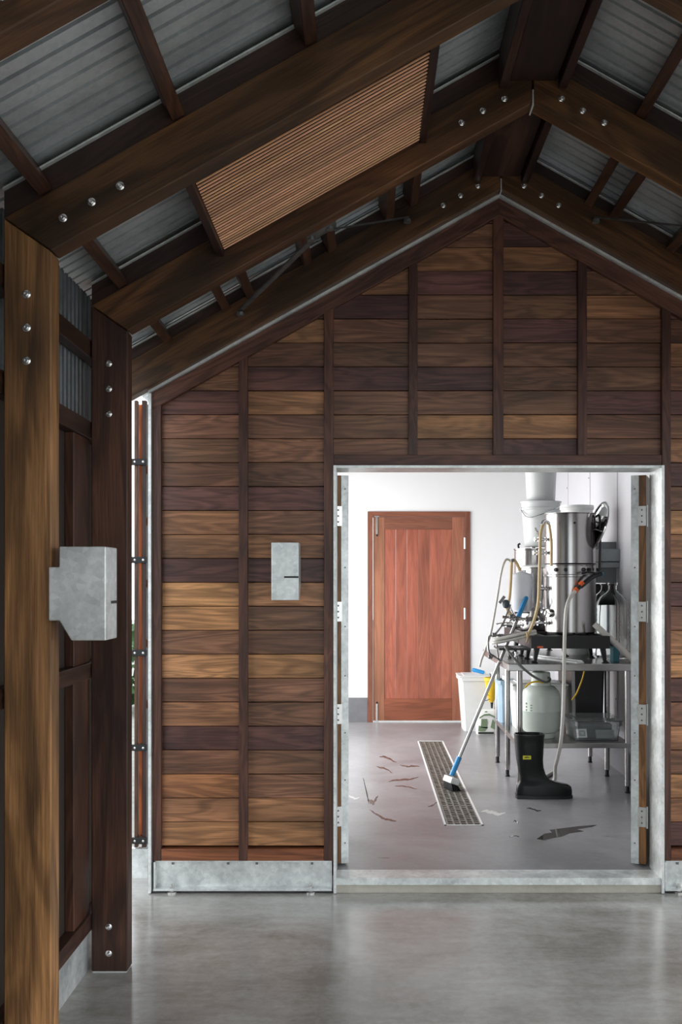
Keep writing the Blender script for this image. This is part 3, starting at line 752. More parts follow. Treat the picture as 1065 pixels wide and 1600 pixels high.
# ---------------------------------------------------------------- kettles
def valve(parent, x, y, z, L, lever=True, dz=.05, ang=0.0):
    """stub of pipe with a ball valve leaving a kettle wall towards -X and the viewer"""
    d = Vector((-math.cos(ang), -math.sin(ang), 0))
    p = Vector((x, y, z))
    vb = tubes('valve', [([p, p + d * L], .009, False), ([p + d * .012, p + d * .02], .016, False), ([p + d * L * .45, p + d * L * .75], .015, False), ([p + d * (L - .012), p + d * L], .015, False),
                         ([p + d * L * .6, p + d * L * .6 + Vector((0, 0, .024))], .005, False)], 'chrome', parent, 12)
    if lever:
        q = p + d * L * .6 + Vector((0, 0, .026))
        tube('lever', [q, q + Vector((-.02, -.01, dz * .5)), q + Vector((-.035, -.015, dz))], .006, 'chrome', vb, 8)
    return vb
def pot(name, x, y, z0, z1, r, label, lid=True, rim=.008):
    o = empty(name, (x, y, z0), label, 'kettle')
    h = z1 - z0
    lathe('body', [(0, 0), (r * .95, 0), (r, .012), (r, h - .008), (r + rim * .6, h - .004), (r + rim * .6, h), (r - .002, h), (r - .004, h - .012), (r - .004, .02), (0, .02)], (x, y, z0), 'stainless', o, 64)
    return o
KX, KY, KR = 1.4545, 6.85, .178
k1 = pot('brew_kettle', KX, KY, 1.1455, 1.552, KR, 'large stainless kettle standing on the front burner, below another kettle')
for zz, L, lv in ((1.463, .07, False), (1.305, .05, True), (1.218, .11, True)): valve(k1, KX - KR * .96, KY - .05, zz, L, lv, .06, .35)
lathe('thermometer', [(.03, 0), (.03, .02), (.026, .024), (0, .024)], (KX - .165, KY - .085, 1.29), 'chrome', k1, 20, axis=(-.8, -.6, 0))
hr = empty('kettle_collar', (KX, KY, 1.552), 'steel collar ring with black knobs between the two stacked kettles', 'collar')
lathe('ring', [(KR + .012, 0), (KR + .012, .008), (KR + .001, .012), (KR + .001, .070), (KR + .004, .074), (KR + .004, .078), (.05, .078), (.05, 0)], (KX, KY, 1.552), 'stainless', hr, 64)
for a in (-2.35, -1.95, -1.25, -1.0):
    p = Vector((KX + math.cos(a) * KR, KY + math.sin(a) * KR, 1.595))
    lathe('knob', [(.014, 0), (.014, .012), (.010, .018), (0, .018)], tuple(p), 'black_plastic', hr, 14, axis=(math.cos(a), math.sin(a), 0))
k2 = pot('brew_kettle', KX, KY, 1.630, 1.995, KR, 'stainless kettle on top of the stack with its lid hung on the side')
box('seam', KX - .01, KX + .01, KY - .01, KY + .01, 1.6305, 1.632, 'black_plastic', k2)
lathe('base_band', [(KR + .002, 0), (KR + .002, .007), (KR - .01, .007)], (KX, KY, 1.630), 'black_plastic', k2, 64)
for zz, L in ((1.810, .10), (1.715, .11)): valve(k2, KX - KR * .96, KY - .05, zz, L, zz > 1.8, .055, .25)
lathe('rivet', [(.008, 0), (.008, .006), (0, .008)], tuple(at(897, 817, KY - KR)), 'black_plastic', k2, 12, axis=(0, -1, 0))
# handle post at the side
tubes('side_handle', [([(KX + .16, KY - .09, 1.97), (KX + .185, KY - .105, 1.95), (KX + .185, KY - .105, 1.62), (KX + .165, KY - .095, 1.60)], .008, True)], 'black_plastic', k2)
# lid
LC = at(933, 822, 6.80); LN = Vector((-.955, -.10, .29)).normalized()
ld = lathe('lid', [(.178, -.006), (.182, 0), (.180, .006), (.165, .006), (.155, -.004), (.10, -.016), (0, -.020), (0, -.024), (.10, -.020), (.158, -.009)], tuple(LC), 'chrome', k2, 56, axis=tuple(LN))
ld['label'] = 'domed lid hung tilted at the side'
u = LN.orthogonal().normalized()
tube('lid_handle', [LC + u * .04 - LN * .015, LC + u * .035 + LN * .045, LC - u * .035 + LN * .045, LC - u * .04 - LN * .015], .006, 'chrome', ld, 8)
k3 = pot('brew_kettle', 1.31, 7.23, 1.142, 1.618, .15, 'covered stainless kettle behind the clear jug')
lathe('flat_lid', [(.156, 0), (.156, .006), (.13, .016), (0, .020)], (1.31, 7.23, 1.6185), 'white_plastic', k3, 48)
valve(k3, 1.17, 7.15, 1.23, .14, True, .07, .5); valve(k3, 1.17, 7.14, 1.19, .20, False, .05, .35)
k4 = pot('brew_kettle', 1.322, 7.62, 1.142, 1.765, .145, 'tall stainless kettle at the back carrying the white buckets')
lathe('lid', [(.150, 0), (.150, .006), (.02, .010), (.02, .02), (0, .022)], (1.322, 7.62, 1.7655), 'stainless', k4, 48)
tube('lid_knob', [(1.20, 7.56, 1.772), (1.195, 7.55, 1.80), (1.21, 7.545, 1.81)], .008, 'black_plastic', k4, 8)

# ---------------------------------------------------------------- white buckets
def bucket(x, y, z0, h, r0, r1, label, handle=True):
    o = empty('white_bucket', (x, y, z0), label, 'bucket', 'white plastic buckets')
    lathe('body', [(0, 0), (r0, 0), (r0 + .004, .006), (r1, h - .07), (r1 + .010, h - .068), (r1 + .010, h - .052), (r1 + .002, h - .050), (r1 + .004, h - .012), (r1 + .012, h - .010), (r1 + .012, h), (r1 - .004, h), (r0, .01), (0, .01)], (x, y, z0), 'translucent_plastic', o, 48)
    if handle:
        P = [(x - r1 - .012, y - .01, z0 + h - .06), (x - r1 * .8, y - r1 * .85, z0 + h - .13), (x, y - r1 - .02, z0 + h - .10), (x + r1 * .85, y - r1 * .7, z0 + h - .05), (x + r1 + .012, y, z0 + h - .06)]
        tube('wire_handle', P, .004, 'chrome', o, 6)
        for s in (-1, 1): lathe('handle_lug', [(.016, 0), (.016, .012), (0, .014)], (x + s * (r1 + .002), y, z0 + h - .062), 'white_plastic', o, 12, axis=(s, 0, 0))
    return o
bucket(1.385, 7.62, 1.788, .355, .125, .150, 'white bucket standing on the tall kettle at the back')
bucket(1.385, 7.62, 2.144, .40, .108, .128, 'uppermost white bucket, stacked on another bucket by the white wall')
o = empty('white_drum', (1.612, 7.36, TZ), 'narrow white plastic drum whose rim shows above the top kettle', 'drum')
lathe('body', [(0, 0), (.098, 0), (.102, .01), (.102, .98), (.120, 1.05), (.120, 1.10), (.128, 1.105), (.128, 1.135), (.118, 1.135), (.095, .02), (0, .02)], (1.612, 7.36, TZ), 'white_plastic', o, 40)
lathe('rim_band', [(.1285, 0), (.131, .004), (.1285, .008)], (1.612, 7.36, TZ + 1.112), 'white_plastic', o, 40)

# ---------------------------------------------------------------- glass carboys
def carboy(x, y, r, label):
    o = empty('glass_carboy', (x, y, TZ), label, 'carboy', 'glass carboys on the bench')
    prof = [(0, .001), (r * .9, .001), (r, .02)]
    for k in range(9): prof += [(r, .05 + k * .035), (r - .004, .066 + k * .035)]
    prof += [(r, .37), (r * .93, .405), (r * .70, .445), (r * .38, .475), (.030, .495), (.028, .525), (.036, .530), (.036, .548), (.026, .549)]
    inner = [(max(a - .006, 0), h + (.006 if i < 2 else 0)) for i, (a, h) in enumerate(prof)][::-1]
    lathe('body', prof + inner[1:], (x, y, TZ), 'clear_glass', o, 40)
    return o
carboy(1.790, 6.985, .122, 'clear glass carboy nearest the folded door leaf')
carboy(1.800, 7.250, .114, 'second clear glass carboy, partly hidden behind the first')

# ---------------------------------------------------------------- wall boxes
sb = empty('switch_enclosure', (1.85, 7.40, 1.6), 'grey electrical enclosures fixed on the side wall above the carboys', 'switch box')
box('tall_cover', 1.768, XW, 7.395, 7.70, 1.50, 1.818, 'grey_box', sb, None, .004)
box('switch_cover', 1.765, XW, 7.30, 7.39, 1.665, 1.760, 'grey_box', sb, None, .004)
box('lower_cover', 1.765, XW, 7.31, 7.39, 1.616, 1.660, 'grey_box', sb, None, .004)
lathe('conduit', [(.012, 0), (.012, .40)], (1.915, 7.62, 1.10), 'grey_box', sb, 12)
o = empty('control_box', (1.85, 7.5, 1.36), 'black control box on the side wall below the grey enclosures', 'control box')
box('case', 1.775, XW, 7.42, 7.56, 1.33, 1.495, 'black_plastic', o, None, .006)
lathe('dial', [(.02, 0), (.02, .012), (0, .014)], (1.82, 7.42, 1.42), 'device_grey', o, 16, axis=(0, -1, 0))
tube('cable', [(1.80, 7.43, 1.33), (1.79, 7.44, 1.2), (1.80, 7.46, 1.08), (1.84, 7.5, TZ + .006)], .006, 'black_plastic', o, 8)

# ---------------------------------------------------------------- jug, hoses, fittings
o = empty('clear_jug', (1.125, 6.95, 1.30), 'milky plastic jug with a blue float inside, hung in front of the covered kettle', 'jug')
lathe('jug_body', [(0, 0), (.060, 0), (.068, .015), (.078, .18), (.080, .24), (.066, .272), (.030, .285), (.030, .30), (.027, .30), (.028, .285), (.062, .268), (.076, .238), (.074, .18), (.064, .018), (0, .004)], (1.125, 6.95, 1.295), 'milky_plastic', o, 36)
lathe('blue_float', [(0, 0), (.04, .004), (.046, .04), (.040, .085), (0, .09)], (1.118, 6.945, 1.305), 'pale_blue', o, 24)
tubes('holder', [([(1.125, 6.95, 1.29), (1.14, 7.0, 1.29), (1.20, 7.13, 1.29)], .008, False), ([(1.07, 6.93, 1.288), (1.18, 6.93, 1.288)], .007, False)], 'chrome', o)
P = [at(798, 880, 6.93), at(795, 875, 6.9), at(789, 876, 6.88), at(783, 893, 6.86), at(777, 930, 6.84), at(771, 965, 6.82), at(766, 990, 6.8), at(759, 1012, 6.78), at(752, 1030, 6.76), at(749, 1042, 6.75)]
o = tube('clear_hose', P, .0085, 'milky_hose', None, 10); tag(o, 'clear hose arching down beside the white wall left of the jug', 'hose')
o = empty('brown_hose', tuple(at(799, 876, 6.86)), 'tan hose looped over the top edge of the milky jug', 'hose')
tube('hose_run', [at(812, 892, 6.85), at(807, 880, 6.85), at(802, 875, 6.85), at(799, 879, 6.85), at(798, 900, 6.85), at(796, 930, 6.85), at(793, 950, 6.85), at(798, 960, 6.85)], .011, 'beige_hose', o, 10)
lathe('hose_clip', [(.014, 0), (.014, .02), (.010, .02)], tuple(at(800, 878, 6.84)), 'galvanised_dark', o, 12)
o = empty('tall_hose', tuple(at(850, 817, 6.63)), 'tan hose running from the top kettle fitting down to the hose coil', 'hose')
tube('hose_run', [at(850, 816, 6.63), at(847, 822, 6.62), at(844, 838, 6.61), at(843, 870, 6.60), at(842, 905, 6.60), at(841, 935, 6.60), at(838, 955, 6.60), at(832, 975, 6.59), at(826, 988, 6.59), at(823, 996, 6.58)], .0105, 'beige_hose', o, 10)
tubes('elbow', [([at(846, 820, 6.62), at(849, 815, 6.63), at(854, 815, 6.65), at(857, 818, 6.66)], .013, True)], 'chrome', o)
o = tube('short_hose', [at(857, 818, 6.66), at(859, 830, 6.655), at(861, 850, 6.655), at(861, 868, 6.655), at(861, 884, 6.655)], .0105, 'beige_hose', None, 10); tag(o, 'short tan hose lying down the front of the top kettle', 'hose')
# hose coil on the burner shelf
o = empty('hose_coil', (1.02, 6.66, 1.06), 'bundled coil of clear hose lying on the burner side shelf', 'hose')
for k in range(5):
    dy, dz = (k % 3) * .02, .017 * (k // 3) + .012
    P = []
    for i in range(25):
        a = 2 * PI * i / 24
        x = 1.022 + (.145 - .006 * (k % 2)) * math.cos(a); yy = 6.615 + dy + .028 * math.sin(a)
        P.append((x, yy, 1.078 + dz + (x - .877) * .23 + .004 * math.sin(a + k)))
    tube('hose_loop', P, .0105, 'milky_hose', o, 8, curve=False)
tube('coil_tie', [at(822, 988, 6.57), at(824, 996, 6.56), at(822, 1004, 6.58)], .006, 'beige_hose', o, 8)
o = empty('fittings_arm', tuple(at(800, 990, 6.78)), 'bent steel pipe arm with couplings sticking out over the bench end', 'pipe')
tubes('pipe', [([at(812, 990, 6.74), at(790, 992, 6.72), at(772, 993, 6.70), at(764, 995, 6.70), at(762, 1004, 6.69), at(764, 1020, 6.69), at(772, 1026, 6.69), at(782, 1034, 6.66)], .008, True),
               ([at(776, 996, 6.7), at(776, 1012, 6.7), at(779, 1030, 6.7)], .006, True), ([at(770, 995, 6.7), at(785, 975, 6.72), at(797, 945, 6.78)], .007, True)], 'brushed_steel', o, 8)
for px, py in ((768, 992), (778, 994), (762, 1026), (795, 963), (803, 966), (820, 968), (826, 967)):
    lathe('coupling', [(.010, 0), (.016, .004), (.016, .012), (.012, .016), (.016, .020), (.016, .028), (.010, .032)], tuple(at(px, py, 6.70)), 'galvanised_dark', o, 12, axis=(1, 0, 0))
tubes('manifold', [([at(785, 964, 6.72), at(828, 968, 6.72)], .010, False), ([at(775, 975, 6.72), at(800, 972, 6.72)], .005, False)], 'chrome', o, 10)
o = empty('gas_regulator', tuple(at(790, 945, 6.8)), 'dark regulator with a wing handle beside the milky jug', 'regulator')
lathe('bulb', [(0, 0), (.018, .008), (.026, .03), (.024, .05), (.014, .062), (0, .064)], tuple(at(790, 951, 6.8)), 'device_dark', o, 18)
mesh_obj('wing_handle', [tuple(frame(at(784, 937, 6.79), (.6, 0, .8)) @ Vector(q)) for q in boxv(-.03, .03, -.006, .006, -.010, .010)], BOXF, 'galvanised_dark', o)
tube('stem', [at(790, 941, 6.8), at(784, 937, 6.79)], .006, 'chrome', o, 8, curve=False)
tube('outlet', [at(791, 951, 6.8), at(793, 958, 6.78), at(796, 963, 6.74)], .007, 'beige_hose', o, 8)
# spray gun with its hose
o = empty('spray_gun_hose', tuple(at(898, 924, 6.60)), 'milky hose with black and orange spray gun hanging from the kettles to the floor', 'hose')
tube('gun_body', [at(940, 896, 6.62), at(930, 899, 6.62), at(920, 905, 6.61), at(912, 912, 6.60), at(906, 917, 6.60)], .017, 'black_plastic', o, 12)
tube('gun_trigger', [at(932, 896, 6.61), at(920, 894, 6.61), at(908, 896, 6.61)], .008, 'black_plastic', o, 8)
tube('orange_collar', [at(911, 910, 6.60), at(906, 914.5, 6.60)], .0195, 'orange_plastic', o, 12, curve=False)
tube('orange_collar', [at(902, 920, 6.60), at(897, 924.5, 6.60)], .0180, 'orange_plastic', o, 12, curve=False)
tube('hose_tail', [at(906, 916, 6.60), at(900, 922, 6.60)], .015, 'black_plastic', o, 12, curve=False)
lathe('nozzle', [(.014, 0), (.014, .02), (.008, .022)], tuple(at(938, 897, 6.62)), 'teal_card', o, 12, axis=(1, 0, -.1))
tube('hose_run', [at(898, 924, 6.58), at(889, 936, 6.54), at(884, 955, 6.50), at(882, 990, 6.46), at(881, 1030, 6.435), at(880.5, 1075, 6.43), at(879, 1120, 6.43), at(876, 1158, 6.45), at(871, 1183, 6.49), at(867, 1199, 6.58), (1.32, 6.74, .12), (1.30, 6.86, .083), (1.30, 7.0, .083), (1.4, 7.2, .083)], .0125, 'milky_hose', o, 12)
# plastic mash paddle
a_, b_ = at(928, 975, 6.62), Vector((1.815, 6.535, TZ + .024))
o = tube('plastic_pole', [a_, b_], .021, 'milky_hose', None, 14, curve=False); tag(o, 'pale plastic pole leaning from the big kettle down to the bench edge', 'pole')
o = box('teal_carton', 1.700, 1.745, 6.62, 6.70, TZ, TZ + .135, 'teal_card', None, None, .003); tag(o, 'narrow teal carton beside the burner leg', 'carton')
o = empty('white_bar', (1.30, 7.0, TZ), 'flat white plastic bar lying under the front burner', 'bar')
p0, p1 = Vector((1.225, 7.03, TZ + .006)), Vector((1.452, 6.515, TZ + .006)); d = p1 - p0; M = frame((p0 + p1) / 2, d)
mesh_obj('bar_body', [tuple(M @ Vector(q)) for q in boxv(-d.length / 2, d.length / 2, -.03, .03, -.006, .006)], BOXF, 'white_plastic', o, M)
mesh_obj('bar_rib', [tuple(M @ Vector(q)) for q in boxv(-d.length / 2, d.length / 2, .012, .018, .0061, .014)], BOXF, 'white_plastic', o, M)
for px, py, lab in ((795, 1029, 'small dark fitting on the bench corner beside the pole of the broom'), (806, 1028, 'small chrome fitting on the bench left of the burner leg')):
    Yf = FPX * (1.52 - TZ) / (py - 907); q = at(px, py, Yf)
    o = lathe('hose_fitting', [(0, 0), (.018, 0), (.018, .012), (.010, .016), (.010, .034), (.014, .036), (.014, .044), (0, .044)], (q.x, q.y, TZ), 'galvanised_dark' if px < 800 else 'chrome', None, 14); tag(o, lab, 'fitting')

# ---------------------------------------------------------------- under the bench
gx_, gy_ = 1.235, 6.80
o = empty('gas_bottle', (gx_, gy_, SZ), 'pale green gas bottle on the lower bench shelf', 'gas bottle')
lathe('tank', [(.0, .030), (.09, .030), (.122, .045), (.138, .085), (.138, .185), (.1395, .188), (.1395, .194), (.138, .197), (.138, .285), (.124, .330), (.09, .362), (.045, .375), (0, .378)], (gx_, gy_, SZ), 'gas_green', o, 48)
lathe('foot_ring', [(.095, 0), (.100, .002), (.100, .035), (.095, .035)], (gx_, gy_, SZ), 'gas_green', o, 40)
lathe('collar', [(.070, .36), (.072, .36), (.066, .455), (.060, .460), (.058, .455), (.064, .36)], (gx_, gy_, SZ), 'gas_green', o, 40)
lathe('brass_valve', [(.018, .37), (.018, .42), (.026, .422), (.026, .434), (0, .436)], (gx_, gy_, SZ), 'yellow_plastic', o, 16)
for px, py, w_, h_ in ((816.5, 1100, 4.0, 3.5), (816.5, 1105, 4, 3.5), (816.5, 1110, 4, 3.5), (823, 1102, 4, 2), (823, 1106, 4, 2), (823, 1110, 4, 2)):
    a = math.asin(max(-1, min(1, ((px + 3 - 845) * 6.75 / FPX) / .1385)))
    c = Vector((gx_ + .1382 * math.sin(a), gy_ - .1382 * math.cos(a), at(0, py, 6.7).z))
    M = frame(c, (math.cos(a), math.sin(a), 0)); k = .0036
    mesh_obj('stencil_mark', [tuple(M @ Vector(q)) for q in boxv(-w_ * k / 2, w_ * k / 2, -.0006, .0006, -h_ * k / 2, h_ * k / 2)], BOXF, 'print_green', o, M)
tube('gas_hose', [(1.0, 6.56, 1.055), at(789, 1010, 6.50), at(800, 1025, 6.45), at(815, 1042, 6.44), at(832, 1056, 6.46), at(852, 1066, 6.55), (gx_ + .05, gy_ - .08, SZ + .42), (gx_, gy_ - .01, SZ + .43)], .0085, 'grey_hose', o, 8)
def crate(name, x0, x1, y0, y1, z0, z1, mat, label, cat, taper=.02, rim=True, lid=None, group=None):
    o = empty(name, ((x0 + x1) / 2, (y0 + y1) / 2, z0), label, cat, group)
    t = .005; cx, cy = (x0 + x1) / 2, (y0 + y1) / 2
    def ring(k, off): 
        a0, a1, c0, c1 = x0 + taper * (1 - k) + off, x1 - taper * (1 - k) - off, y0 + taper * (1 - k) + off, y1 - taper * (1 - k) - off
        r = .02; return [(a0 + r, c0), (a1 - r, c0), (a1, c0 + r), (a1, c1 - r), (a1 - r, c1), (a0 + r, c1), (a0, c1 - r), (a0, c0 + r)]
    levels = [(z0, ring(0, 0)), (z1 - .03, ring(.95, 0)), (z1 - .03, ring(1, -.012)), (z1, ring(1, -.012)), (z1, ring(1, t)), (z0 + t, ring(0, t))]
    v = [(x, y, z) for z, r in levels for x, y in r]; f = []
    for i in range(len(levels) - 1):
        for k in range(8): f.append((i * 8 + k, i * 8 + (k + 1) % 8, i * 8 + 8 + (k + 1) % 8, i * 8 + 8 + k))
    f += [tuple(range(8)), tuple(range(len(v) - 8, len(v)))]
    mesh_obj('tub_body', v, f, mat, o, T(cx, cy, z0))
    if lid:
        b = box('lid', x0 - .016, x1 + .016, y0 - .016, y1 + .016, z1 + .001, z1 + .014, lid, o, None, .004)
        box('lid_ridge', x0 + .03, x1 - .03, y0 + .03, y1 - .03, z1 + .0145, z1 + .022, lid, b, None, .003)
    return o
crate('storage_tub', 1.10, 1.485, 7.13, 7.42, SZ, .735, 'white_plastic', 'white plastic tub on the lower shelf behind the gas bottle', 'tub', lid='white_plastic')
o = crate('black_crate', 1.512, 1.755, 7.06, 7.60, SZ, .895, 'black_plastic', 'large black plastic crate at the back of the lower shelf', 'crate', taper=.01)
o = crate('clear_storage_box', 1.43, 1.755, 6.62, 6.95, SZ, .545, 'clear_plastic', 'clear plastic storage box of small gear on the lower shelf', 'box', taper=.012, lid='clear_plastic')
def inside(name, c, ext, rot, mat, label, cat, detail=None):
    M = T(*c) @ Matrix.Rotation(rot[2], 4, 'Z') @ Matrix.Rotation(rot[0], 4, 'X')
    e = bpy.data.objects.new(name, None); put(e, None, M); tag(e, label, cat)
    mesh_b = mesh_obj('case', [tuple(M @ Vector(q)) for q in boxv(-ext[0], ext[0], -ext[1], ext[1], -ext[2], ext[2])], BOXF, mat, e, M); bevel_mesh(mesh_b, .003)
    if detail:
        for (a, b, c0, d0), m2 in detail: mesh_obj('face_mark', [tuple(M @ Vector(q)) for q in boxv(a, b, -ext[1] - .001, -ext[1] + .001, c0, d0)], BOXF, m2, e, M)
    return e
inside('foil_packet', (1.495, 6.665, SZ + .045), (.036, .008, .032), (-.35, 0, .1), 'silver_foil', 'silver printed packet inside the clear storage box', 'packet', [((-.022, .022, -.020, .020), 'device_grey'), ((-.012, .012, -.010, .010), 'paper_white')])
inside('grey_instrument', (1.655, 6.665, SZ + .040), (.062, .014, .030), (-.2, 0, .04), 'device_grey', 'grey handheld instrument inside the clear storage box', 'instrument', [((-.052, .052, -.006, .022), 'grey_box')])
inside('dark_pouch', (1.60, 6.80, SZ + .052), (.12, .07, .045), (0, 0, .05), 'device_dark', 'dark pouch at the back of the clear storage box', 'pouch', None)
o = crate('blue_container', 1.035, 1.16, 7.47, 7.66, SZ, .74, 'pale_blue', 'pale blue water container on the lower shelf behind the bench legs', 'container', taper=.006)
lathe('cap', [(.03, 0), (.03, .03), (.02, .034), (0, .034)], (1.10, 7.565, .741), 'white_plastic', o, 16)
box('handle_bar', 1.09, 1.11, 7.49, 7.64, .70, .738, 'white_plastic', o)
o = tube('yellow_cord', [at(913, 1046, 6.98), at(909, 1062, 6.98), at(901, 1082, 6.99), at(893, 1094, 7.0)], .006, 'yellow_plastic', None, 8); tag(o, 'thin yellow cord hanging below the bench top', 'hose')  # a loose cord, filed under the hose category
o = tube('yellow_cord', [at(820, 1074, 6.63), at(828, 1067, 6.62), at(840, 1065, 6.61), at(848, 1067, 6.63)], .006, 'yellow_plastic', None, 8); tag(o, 'short yellow cord beside the gas bottle collar', 'hose')  # second yellow cord, also filed under hoses

# ---------------------------------------------------------------- boots
def boot(x, y, rot, label):
    M = T(x, y, ZF) @ Matrix.Rotation(rot, 4, 'Z')
    o = bpy.data.objects.new('rubber_boot', None); put(o, None, M); tag(o, label, 'boot')
    # rings: centre x, z, half length (x), half width (y), tilt of the ring in xz
    rings = [(.085, .018, .186, .050, 0), (.085, .050, .187, .051, .0), (.084, .076, .182, .050, 0), (.079, .094, .168, .049, -.03), (.064, .112, .144, .048, -.10), (.042, .130, .122, .047, -.18), (.020, .150, .105, .047, -.26),
             (.004, .178, .093, .049, -.20), (-.005, .21, .087, .054, -.08), (-.010, .25, .088, .060, 0), (-.012, .30, .092, .066, 0), (-.013, .36, .096, .070, 0), (-.013, .405, .098, .072, .0), (-.013, .412, .100, .074, 0), (-.013, .428, .100, .074, 0),
             (-.013, .428, .094, .068, 0), (-.012, .30, .085, .060, 0), (.0, .16, .07, .04, 0)]
    v, f = [], []; S = 28
    for cx, z, a, b, t in rings:
        for k in range(S):
            an = 2 * PI * k / S; c, s = math.cos(an), math.sin(an)
            ee = .75 if z > .2 else .62
            xx = math.copysign(abs(c) ** ee, c) * a; yy = math.copysign(abs(s) ** ee, s) * b
            if z < .10: yy *= (1 - .12 * math.cos(an * 1) * 0) * (.86 if c < -.2 else 1.0)
            v.append(tuple(M @ Vector((cx + xx * math.cos(t), yy, z + xx * math.sin(t) * (1 if xx > 0 else .15)))))
    for i in range(len(rings) - 1):
        for k in range(S): f.append((i * S + k, i * S + (k + 1) % S, (i + 1) * S + (k + 1) % S, (i + 1) * S + k))
    f += [tuple(range(S)), tuple(range((len(rings) - 1) * S, len(rings) * S))]
    mesh_obj('upper', v, f, 'black_rubber', o, M, smooth=True)
    v, f = [], []
    for z in (0, .020):
        for k in range(S):
            an = 2 * PI * k / S; c, s = math.cos(an), math.sin(an)
            xx = math.copysign(abs(c) ** .7, c) * .192; yy = math.copysign(abs(s) ** .7, s) * (.055 - .012 * max(0, math.cos(an * 2) * .5 - .1 * 0) * (1 if abs(c) < .5 else 0))
            v.append(tuple(M @ Vector((.085 + xx, yy, z))))
    f = [tuple(range(S)), tuple(range(S, 2 * S))] + [(k, (k + 1) % S, S + (k + 1) % S, S + k) for k in range(S)]
    mesh_obj('sole', v, f, 'black_plastic', o, M)
    mesh_obj('heel', [tuple(M @ Vector(q)) for q in boxv(-.100, -.02, -.045, .045, .0, .024)], BOXF, 'black_plastic', o, M)
    lb = mesh_obj('label_patch', [tuple(M @ Vector(q)) for q in boxv(-.065, -.012, -.0675, -.0625, .268, .292)], BOXF, 'label_yellow', o, M)
    for a, b, c, d in ((-.058, -.040, .277, .281), (-.050, -.030, .280, .285), (-.036, -.020, .278, .282)):
        mesh_obj('label_mark', [tuple(M @ Vector(q)) for q in boxv(a, b, -.0685, -.0674, c, d)], BOXF, 'print_dark', lb, M)
    return o
boot(1.100, 6.41, 0, 'tall black rubber boot with a small yellow label, standing before the bench')

# ---------------------------------------------------------------- broom
ft = Vector((.585, 6.67, ZF + .075)); tp = Vector((1.150, 6.88, 1.335 + .07)); dr_ = (tp - ft).normalized()
o = empty('floor_brush', (ft.x, ft.y, ZF), 'floor brush with long pale handle and blue grips leaning on the bench', 'brush')
tube('handle', [ft + dr_ * .05, tp - dr_ * .02], .0125, 'brushed_steel', o, 12, curve=False)
tube('top_grip', [tp - dr_ * .175, tp - dr_ * .012, tp], [.0165, .0165, .010], 'blue_plastic', o, 14, curve=False)
tube('lower_sleeve', [ft + dr_ * .02, ft + dr_ * .16], .0185, 'blue_plastic', o, 14, curve=False)
M = T(ft.x + .004, ft.y - .01, ft.z) @ Matrix.Rotation(.4, 4, 'Z') @ Matrix.Rotation(.35, 4, 'Y')
hb = mesh_obj('brush_head', [tuple(M @ Vector(q)) for q in boxv(-.030, .038, -.06, .06, -.030, .012)], BOXF, 'white_plastic', o, M); bevel_mesh(hb, .008, 2)
M2 = T(ft.x + .012, ft.y - .015, ZF + .022) @ Matrix.Rotation(.4, 4, 'Z')
v, f = [], []
for i in range(5):
    for j in range(16):
        x, y = -.024 + i * .012, -.052 + j * .0069
        n = len(v); top = M @ Vector((x + .004, y, -.028)); bot = M2 @ Vector((x * 1.25 + random.uniform(-.004, .004), y * 1.1, -.0215))
        for c, r in ((top, .004), (bot, .005)):
            for k in range(4): v.append((c.x + r * math.cos(k * PI / 2), c.y + r * math.sin(k * PI / 2), c.z))
        f += [(n + k, n + (k + 1) % 4, n + 4 + (k + 1) % 4, n + 4 + k) for k in range(4)] + [(n + 4, n + 5, n + 6, n + 7)]
br_ = mesh_obj('bristles', v, f, 'black_plastic', o, M2); br_['kind'] = 'stuff'

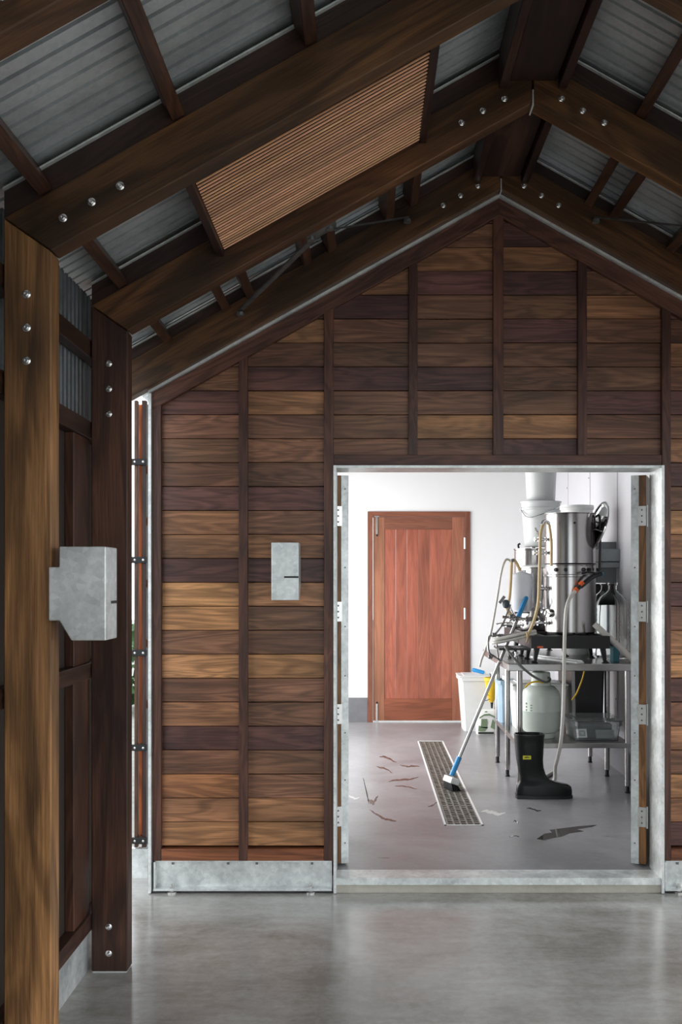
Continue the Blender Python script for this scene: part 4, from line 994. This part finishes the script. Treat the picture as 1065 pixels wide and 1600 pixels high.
# ---------------------------------------------------------------- tub by the back wall
crate('lidded_tub', .905, 1.27, 9.20, 9.55, ZF, .588, 'white_plastic', 'tall white plastic tub on the floor beside the red door', 'tub', taper=.035, lid='white_plastic')
o = empty('hand_brush', tuple(at(750, 1054, 9.25)), 'short blue-handled hand brush lying on the white tub', 'brush')
a_, b_ = Vector((1.02, 9.27, .660)), Vector((1.135, 9.25, .632))
tube('grip', [a_, a_ + (b_ - a_) * .15, b_], [.014, .020, .018], 'blue_plastic', o, 12, curve=False)
c_ = Vector((1.23, 9.25, .626)); tube('neck', [b_, c_], .011, 'white_plastic', o, 10, curve=False)
box('brush_block', 1.20, 1.275, 9.22, 9.28, .612, .64, 'white_plastic', o, None, .004)
o = empty('yellow_funnel', (1.195, 9.10, .33), 'yellow plastic funnel with black tip hung at the corner of the white tub', 'funnel')
lathe('cone', [(.018, 0), (.030, .02), (.062, .20), (.070, .205), (.070, .235), (.062, .235), (.026, .02), (.014, .002)], (1.185, 9.105, .365), 'yellow_plastic', o, 28)
lathe('spout', [(.005, 0), (.009, .002), (.014, .06)], (1.19, 9.105, .308), 'black_plastic', o, 14)
tube('hook_wire', [(1.185, 9.165, .595), (1.185, 9.175, .622), (1.185, 9.215, .626)], .004, 'black_iron', o, 8)
tube('ring_wire', [(1.155, 9.06, .44), (1.11, 9.07, .43), (1.10, 9.08, .40), (1.13, 9.07, .385), (1.165, 9.07, .40)], .003, 'black_iron', o, 6)
o = empty('grain_sack', (1.135, 9.08, ZF), 'small white sack with green farm print standing before the white tub', 'sack')
v, f = [], []; S = 24
for i, (z, a, b) in enumerate([(0, .095, .055), (.01, .10, .06), (.08, .10, .062), (.16, .098, .05), (.215, .094, .03), (.232, .09, .012)]):
    for k in range(S):
        an = 2 * PI * k / S; c, s = math.cos(an), math.sin(an)
        v.append((1.135 + math.copysign(abs(c) ** .5, c) * a, 9.075 + math.copysign(abs(s) ** .6, s) * b, ZF + z))
for i in range(5):
    for k in range(S): f.append((i * S + k, i * S + (k + 1) % S, (i + 1) * S + (k + 1) % S, (i + 1) * S + k))
f += [tuple(range(S)), tuple(range(5 * S, 6 * S))]
mesh_obj('sack_body', v, f, 'paper_white', o, T(1.135, 9.08, ZF), smooth=True)
for nm, pl, m_ in (('printed_roof', [(-.075, .165), (-.03, .195), (.02, .20), (.08, .17), (.08, .155), (.02, .182), (-.03, .178), (-.075, .150)], 'print_green'), ('printed_barn', [(-.06, .07), (.0, .06), (.0, .15), (-.055, .15)], 'print_green'),
                   ('printed_field', [(-.085, .035), (-.02, .035), (.01, .075), (-.05, .075), (-.08, .09)], 'print_green'), ('printed_mark', [(-.085, .008), (.06, .008), (.06, .028), (-.085, .028)], 'print_dark'), ('printed_leaf', [(.03, .07), (.07, .05), (.085, .10), (.05, .15)], 'print_green'), ('printed_seal', [(-.03, .215), (-.01, .225), (.01, .215), (-.01, .21)], 'print_green')):
    prism(nm, [(1.135 + x, ZF + z) for x, z in pl], 9.0105, 9.013, m_, o)
